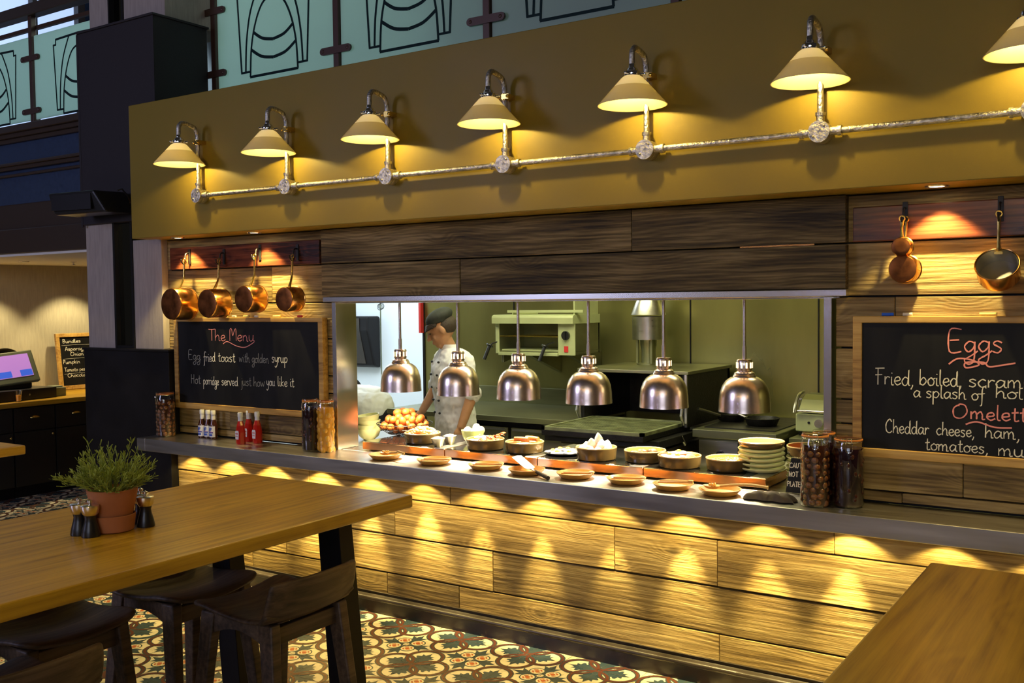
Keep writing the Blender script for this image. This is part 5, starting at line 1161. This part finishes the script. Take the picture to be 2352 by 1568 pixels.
g = G(); g.lathe([(0, .004), (.018, .004), (.024, .06), (0, .058)], 16); tag(obj('amber_drink', g, 'yolk', loc=(-8.715, 5.00, .866)), 'amber drink inside the glass tumbler by the till', 'drink')
g = G(); g.T = Matrix.Translation((-9.33, 5.20, .865+.235)) @ Matrix.Rotation(.12, 4, 'Y') @ Matrix.Rotation(PI/2, 4, 'Y'); g.lathe([(0, 0), (.215, 0), (.232, .02), (.235, .02), (.218, -.006), (0, -.006)], 44); tag(obj('round_tray', g, 'black'), 'round black tray leaning against the alcove wall behind the till', 'tray')
g = G(); g.box(-8.85, -8.70, 4.45, 4.72, .865, .885); g.box(-8.86, -8.74, 4.48, 4.70, .885, .905); tag(obj('menu_pile', g, 'chalk_w', smooth=False), 'pile of cream paper menus at the left end of the till', 'papers')
t = thing('bundles_chalkboard', 'small framed chalkboard headed Bundles leaning in the alcove', 'chalkboard', (-9.46, 5.86, .865)); t.rotation_euler = (0, -.12, 0)
g = G(); g.box(0, .03, 0, .04, 0, .58); g.box(0, .03, .40, .44, 0, .58); g.box(0, .0305, .03, .41, 0, .04); g.box(0, .0305, .03, .41, .54, .58); obj('frame', g, 'frame', t, smooth=False, bevel=.003)
g = G(); g.box(.004, .020, .035, .405, .035, .545); obj('slate', g, 'slate', t, smooth=False)
g = G(); to = lambda u, v: (.0206, u, v)
for s_, a, b, z in [('Bundles', .075, .28, .48), ('Asparagus', .095, .36, .40), ('Onion', .15, .30, .345), ('Pumpkin', .06, .25, .265), ('Tomato pesto', .065, .34, .185), ('Chocolate', .095, .35, .125)]: 
    g = G(); write(g, s_, a, b, z, .020, .0042, to); obj('chalk_writing', g, 'chalk_w', t, smooth=False)
for z in (.455, .315, .160):
    g = G(); add_ribbon(g, [(.06, z), (.2, z+.004), (.38, z+.002)], .002, to); obj('chalk_line', g, 'chalk_w', t, smooth=False)
t = thing('alcove_downlight', 'round recessed downlight in the alcove ceiling', 'light', (-8.80, 5.14, 2.14))
q = G(); q.lathe([(.030, -.002), (.045, -.006), (.048, 0)], 20); obj('trim_ring', q, 'steel_edge', t); q = G(); q.lathe([(0, -.002), (.031, -.002), (.031, 0)], 20); obj('lens', q, 'ledglow', t)
g = G(); g.lathe([(0, -.03), (.02, -.03), (.02, -.026), (.006, -.02), (.006, -.006), (.03, -.004), (.03, 0)], 16); tag(obj('sprinkler_head', g, 'steel_edge', loc=(-8.62, 5.52, 2.14)), 'small sprinkler head on the alcove ceiling', 'sprinkler')

# speaker on the column
t = thing('wall_speaker', 'black loudspeaker on a bracket on the column boxing', 'loudspeaker', (-5.90, 3.95, 2.40), .18)
g = G(); g.hexa([(-.25, -.11, -.075), (.20, -.11, -.07), (.24, .08, -.07), (-.25, .08, -.075)], [(-.27, -.14, .065), (.12, -.14, .07), (.20, .08, .07), (-.27, .08, .065)]); obj('cabinet', g, 'black', t, smooth=False, bevel=.012)
g = G(); g.box(-.24, .10, -.139, -.128, -.05, .05); obj('grille', g, 'blackm', t, smooth=False)
g = G(); g.box(.10, .16, .06, .15, -.03, .03); g.tube([(.19, .0, .075), (.21, .02, .085), (.22, .06, .04), (.20, .10, .0)], .005, 6); obj('bracket', g, 'black', t)

# ================================================================== MEZZANINE BALUSTRADE
PX = [-9.81, -8.69, -7.568, -6.46, -5.403, -4.284, -3.163, -2.042, -.92]
def post(x, z0, label):
    t = thing('balustrade_post', label, 'post', (x, 4.55, z0), 0, 'bronze posts of the glass balustrade')
    g = G(); g.box(-.022, .022, -.022, .022, 0, 4.02-z0); obj('upright', g, 'rail', t, smooth=False, bevel=.003)
    for z in (3.275, 3.69):
        g = G(); zz = z-z0
        g.prism([(.105+.022*math.cos(a), zz+.022*math.sin(a)) for a in [-PI/2+PI*k/8 for k in range(9)]]+[(-.105+.022*math.cos(a), zz+.022*math.sin(a)) for a in [PI/2+PI*k/8 for k in range(9)]], -.030, -.016, 'y')
        for s in (-1, 1): g.ball((s*.10, -.031, zz), (.010, .004, .010), 10, 6)
        obj('glass_clamp', g, 'rail', t)
for x in PX:
    if x == -6.46: continue
    post(x, 3.176 if x < -6 else 2.986, 'bronze balustrade post %s' % {-9.81: 'outside the left edge', -8.69: 'beyond the left edge', -7.568: 'between the two panels left of the column', -5.403: 'against the column boxing', -4.284: 'above the third wall lamp', -3.163: 'above the fourth wall lamp', -2.042: 'above the fifth wall lamp, out of frame', -.92: 'above the sixth wall lamp, out of frame'}[x])
def panel(x0, x1, z0, label, left=False):
    cx = (x0+x1)/2; w = (x1-x0)/2-.030
    t = thing('glass_panel', label, 'glass panel', (cx, 4.55, z0), 0, 'frosted glass balustrade panels')
    g = G(); g.box(-w, w, -.005, .005, 0, 3.865-z0); p = obj('pane', g, ['frost'], t, smooth=False)
    g = G(); to = lambda u, v: (u, -.0062, v-z0)
    for s in (-1, 1):
        f = lambda pts: [(s*u, v) for u, v in pts]
        add_ribbon(g, f([(0, 3.80), (.298, 3.79)]), 0.0174, to); add_ribbon(g, f([(.298, 3.796), (.298, 3.75)]), 0.0145, to); add_ribbon(g, f([(.292, 3.75), (.334, 3.75)]), 0.0145, to)
        add_ribbon(g, f([(.330, 3.755), (.300, 3.245)]), 0.0159, to); add_ribbon(g, f([(.305, 3.25), (.222, 3.25)]), 0.0145, to)
        add_ribbon(g, f(smoothpts([(.262, 3.25), (.248, 3.45), (.205, 3.64), (.12, 3.80)], 6)), 0.0159, to)
        add_ribbon(g, f(smoothpts([(.218, 3.215), (.204, 3.40), (.160, 3.56), (.09, 3.675), (0, 3.715)], 6)), 0.0159, to)
        add_ribbon(g, f([(.222, 3.215), (0, 3.215)]), 0.0174, to)
        add_ribbon(g, f(smoothpts([(.182, 3.50), (.10, 3.45), (0, 3.43)], 5)), 0.0203, to); add_ribbon(g, f(smoothpts([(.205, 3.39), (.11, 3.335), (0, 3.315)], 5)), 0.0203, to)
    obj('etched_lines', g, 'clearline', p, smooth=False)
panel(-9.81, -8.69, 3.21, 'frosted glass balustrade panel beyond the left edge')
panel(-8.69, -7.568, 3.21, 'frosted glass balustrade panel at the top left edge')
panel(-7.568, -6.32, 3.21, 'frosted glass balustrade panel just left of the column')
for i, s in ((4, 'brightest, above the second and third wall lamps'), (5, 'above the third and fourth wall lamps'), (6, 'above the fifth wall lamp, mostly out of frame'), (7, 'above the sixth wall lamp, out of frame')): panel(PX[i], PX[i+1], 3.03, 'etched frosted glass balustrade panel, %s' % s)
g = G(); g.box(-11, -6.28, 4.574, 4.60, 3.925, 3.955); tag(obj('balustrade_rail', g, 'rail', smooth=False), 'slim bronze rail above the left balustrade panels', 'rail', 'balustrade rails')
g = G(); g.box(-11, -6.28, 4.50, 4.60, 4.02, 4.11); tag(obj('handrail', g, 'brownpaint', smooth=False, bevel=.01), 'thick dark timber handrail above the left balustrade', 'handrail')
g = G(); g.box(-5.42, 1.5, 4.574, 4.60, 3.925, 3.955); tag(obj('balustrade_rail', g, 'rail', smooth=False), 'slim bronze rail above the right balustrade panels', 'rail', 'balustrade rails')

# ================================================================== PEOPLE
def cook():
    t = thing('person', 'cook in white jacket and dark cap looking down, arms at sides', 'person', (-4.03, 5.33, 0), -.46)
    # local: faces -y
    g = G()
    for s in (-1, 1):       # legs
        g.caps((s*.085, .02, .88), (s*.10, .0, .50), .080, .060); g.caps((s*.10, 0, .50), (s*.105, .03, .09), .056, .040); g.caps((s*.105, .03, .05), (s*.11, -.12, .035), .045, .035)
    g.caps((0, .02, .95), (0, .0, 1.20), .112, .110); g.ball((0, .0, 1.27), (.165, .10, .13)); g.caps((-.12, .01, 1.345), (.12, .01, 1.345), .045, .045)
    g.caps((0, .0, 1.36), (0, -.055, 1.475), .058, .052)
    hd = Matrix.Translation((0, -.085, 1.545)) @ Matrix.Rotation(-.50, 4, 'Z') @ Matrix.Rotation(.50, 4, 'X')
    old = g.T; g.T = hd
    g.ball((0, .012, .02), (.073, .092, .098), 20, 14); g.ball((0, -.02, -.035), (.058, .068, .072), 18, 12); g.ball((0, -.058, -.085), (.030, .026, .024))
    g.caps((0, -.082, .015), (0, -.106, -.022), .009, .013, 10); g.ball((0, -.100, -.026), (.017, .012, .009)); g.ball((0, -.085, -.056), (.022, .012, .006)); g.ball((0, -.083, -.066), (.018, .012, .006))
    g.caps((-.035, -.078, .030), (.035, -.078, .030), .011, .011, 10)
    for s in (-1, 1): g.ball((s*.073, .010, -.010), (.010, .020, .030)); g.ball((s*.034, -.060, -.028), (.020, .016, .018))
    g.T = old
    def hand(w, d, fx, sgn):   # wrist point, direction down the forearm, palm facing fx
        w = Vector(w); d = Vector(d).normalized(); fx = Vector(fx).normalized(); sx = d.cross(fx).normalized()
        R = Matrix((sx, d, fx)).transposed(); g.ball(w+d*.045, (.038, .050, .016), 14, 10, R)
        for k, (o, l, c) in enumerate(((-.028, .060, .35), (-.010, .072, .3), (.009, .068, .35), (.027, .055, .45))):
            a = w+d*.082+sx*o; b = a+d*l*.5+fx*l*.12; e = b+(d*math.cos(c)+fx*math.sin(c))*l*.5; g.caps(a-d*.02, b, .0088, .008, 8); g.caps(b, e, .008, .0068, 8)
        a = w+d*.030+sx*sgn*.030; b = a+d*.028+sx*sgn*.022+fx*.010; e = b+d*.030+fx*.012+sx*sgn*.002; g.caps(a, b, .011, .010, 8); g.caps(b, e, .0095, .008, 8)
    # his right arm (image left): down and slightly forward
    A = [(-.150, .008, 1.345), (-.222, -.012, 1.15), (-.215, -.13, .985)]
    g.caps(A[0], A[1], .044, .038); g.caps(A[1], A[2], .040, .027); hand(A[2], Vector(A[2])-Vector(A[1]), (.9, 0, -.3), -1)
    B = [(.150, .01, 1.345), (.225, .028, 1.12), (.225, -.06, .91)]
    g.caps(B[0], B[1], .044, .038); g.caps(B[1], B[2], .040, .028); hand(B[2], Vector(B[2])-Vector(B[1]), (-1, 0, 0), 1)
    obj('body', g, 'skin', t, remesh=.006)
    g = G()      # jacket
    def ell(cx, cy, z, a, b, n=28, tilt=0): return [(cx+a*math.cos(2*PI*k/n), cy+b*math.sin(2*PI*k/n), z+tilt*math.sin(2*PI*k/n)) for k in range(n)]
    g.loft([ell(0, .02, .74, .185, .135), ell(0, .02, .86, .185, .135), ell(0, .01, .98, .165, .125), ell(0, .0, 1.10, .165, .125), ell(0, -.005, 1.22, .182, .135), ell(0, .0, 1.32, .188, .125), ell(0, .0, 1.38, .150, .098), ell(0, -.01, 1.42, .085, .075)])
    g.ball((-.135, .005, 1.350), (.070, .070, .062)); g.ball((.135, .005, 1.350), (.070, .070, .062))
    g.caps((-.155, .008, 1.345), (-.222, -.012, 1.165), .060, .056, 16); g.caps((.155, .01, 1.345), (.225, .028, 1.14), .060, .055, 16)
    g.caps((-.228, -.014, 1.16), (-.226, -.016, 1.145), .060, .060, 16); g.caps((.232, .028, 1.14), (.228, .028, 1.125), .059, .059, 16)
    jk = obj('jacket', g, 'jacket', t, remesh=.008)
    tx = bpy.data.textures.new('creases', 'CLOUDS'); tx.noise_scale = .07
    d = jk.modifiers.new('d', 'DISPLACE'); d.texture = tx; d.strength = .028; d.mid_level = .5
    g = G(); g.loft([ell(0, -.018, 1.405, .072, .066), ell(0, -.030, 1.445, .066, .062), ell(0, -.030, 1.445, .060, .056), ell(0, -.018, 1.405, .066, .060)], cap=False); obj('collar', g, 'jacket', jk)
    for s in (-1, 1):
        for k in range(5):
            g = G(); z = 1.33-.085*k; bx = s*(.052-.003*k)-.005; a_, b_, c_ = ((.186, .127, .0), (.184, .134, -.004), (.172, .130, -.002), (.165, .126, .002), (.166, .127, .01))[k]; g.ball((bx, c_-b_*math.sqrt(1-(bx/a_)**2)-.006, z), (.0085, .009, .0085), 10, 6); obj('button', g, 'black', jk)
    g = G(); g.T = hd; g.ball((0, .030, .078), (.090, .100, .056), 20, 12); g.lathe([(.080, .035), (.083, .05), (.083, .075)], 28, (0, .012, 0)); obj('cap', g, 'cap', t, remesh=.006)
    g = G(); g.T = hd; g.ball((0, .036, .010), (.078, .086, .072), 18, 12)
    for k in range(34):
        a = -PI/2+(k-17)*.085; g.caps((.066*math.cos(a), .01+.083*math.sin(a), .058), (.078*math.cos(a), .008+.106*math.sin(a), .035), .013, .006, 6)
    obj('hair', g, 'hair', t, remesh=.005)
    g = G(); g.T = hd
    for s in (-1, 1): g.ball((s*.030, -.076, .008), (.011, .006, .005), 10, 6)
    obj('eyes', g, 'black', t)
    g = G(); g.loft([ell(0, .02, .07, .14, .10), ell(0, .02, .5, .16, .12), ell(0, .02, .76, .178, .128)]); obj('trousers', g, 'trouser', t)
cook()
def bender():
    t = thing('person', 'bending cook seen from behind the left jamb, back in pale jacket', 'person', (-5.36, 5.97, 0), 0)
    g = G(); u = Vector((-.83, -.3, 0)).normalized()   # bending direction
    for s in (-1, 1):
        o = Vector((.3, -.83, 0)).normalized()*s*.10
        g.caps(Vector((0, 0, .86))+o, Vector((.03, .01, .48))+o, .088, .062); g.caps(Vector((.03, .01, .48))+o, Vector((0, 0, .08))+o, .056, .042); g.caps(Vector((0, 0, .05))+o, Vector((-.12, -.03, .035))+o, .045, .035)
    g.caps((0, 0, .90), u*.42+Vector((0, 0, .92)), .14, .125); g.caps(u*.40+Vector((0, 0, .92)), u*.56+Vector((0, 0, .84)), .06, .052); g.ball(u*.64+Vector((0, 0, .78)), (.085, .085, .11))
    for s in (-1, 1):
        o = Vector((.3, -.83, 0)).normalized()*s*.17
        g.caps(u*.40+Vector((0, 0, .90))+o, u*.46+Vector((0, 0, .66))+o, .05, .04); g.caps(u*.46+Vector((0, 0, .66))+o, u*.60+Vector((0, 0, .50))+o*.7, .04, .028)
        for k in range(4): g.caps(u*(.61+.005*k)+Vector((0, 0, .49))+o*.7+Vector((.018*k-.03, 0, 0)), u*(.65+.005*k)+Vector((0, 0, .42))+o*.7+Vector((.018*k-.03, 0, 0)), .009, .007, 8)
        g.ball(u*.62+Vector((0, 0, .48))+o*.7, (.038, .018, .045)); g.caps(u*.58+Vector((0, 0, .49))+o*.7, u*.56+Vector((0, 0, .43))+o*.7, .011, .008, 8)
    obj('body', g, 'skin', t, remesh=.008)
    g = G(); g.caps(Vector((.03, 0, .885)), u*.38+Vector((0, 0, .935)), .185, .155, 20); g.ball(u*.2+Vector((0, 0, .96)), (.19, .17, .12))
    for s in (-1, 1):
        o = Vector((.3, -.83, 0)).normalized()*s*.16; g.caps(u*.38+Vector((0, 0, .92))+o, u*.45+Vector((0, 0, .70))+o, .072, .062, 14)
    jk = obj('jacket', g, 'jacket', t, remesh=.009); d = jk.modifiers.new('d', 'DISPLACE'); d.texture = bpy.data.textures['creases']; d.strength = .02
    g = G(); pv = []
    w = Vector((.3, -.83, 0)).normalized()
    for k in range(13):
        a = -PI*.5+PI*k/12; pv.append(tuple(u*.13+w*math.sin(a)*.178+Vector((0, 0, .93+math.cos(a)*.172))))
    g.tube(pv, .016, 8); g.tube([tuple(u*.13+Vector((0, 0, 1.102))), tuple(u*.28+w*.06+Vector((0, 0, 1.10))), tuple(u*.42+w*.09+Vector((0, 0, 1.05)))], .014, 8); obj('apron_straps', g, 'trouser', t)
    g = G(); g.caps((.06, .01, .84), (.06, .01, .80), .160, .150, 20)
    for s in (-1, 1): g.caps(w*.07*s+Vector((0.05, 0, .78)), w*.10*s+Vector((.04, .01, .48)), .095, .085); g.caps(w*.10*s+Vector((.04, .01, .48)), w*.10*s+Vector((0, 0, .12)), .082, .07)
    obj('trousers', g, 'trouser', t, remesh=.010)
bender()
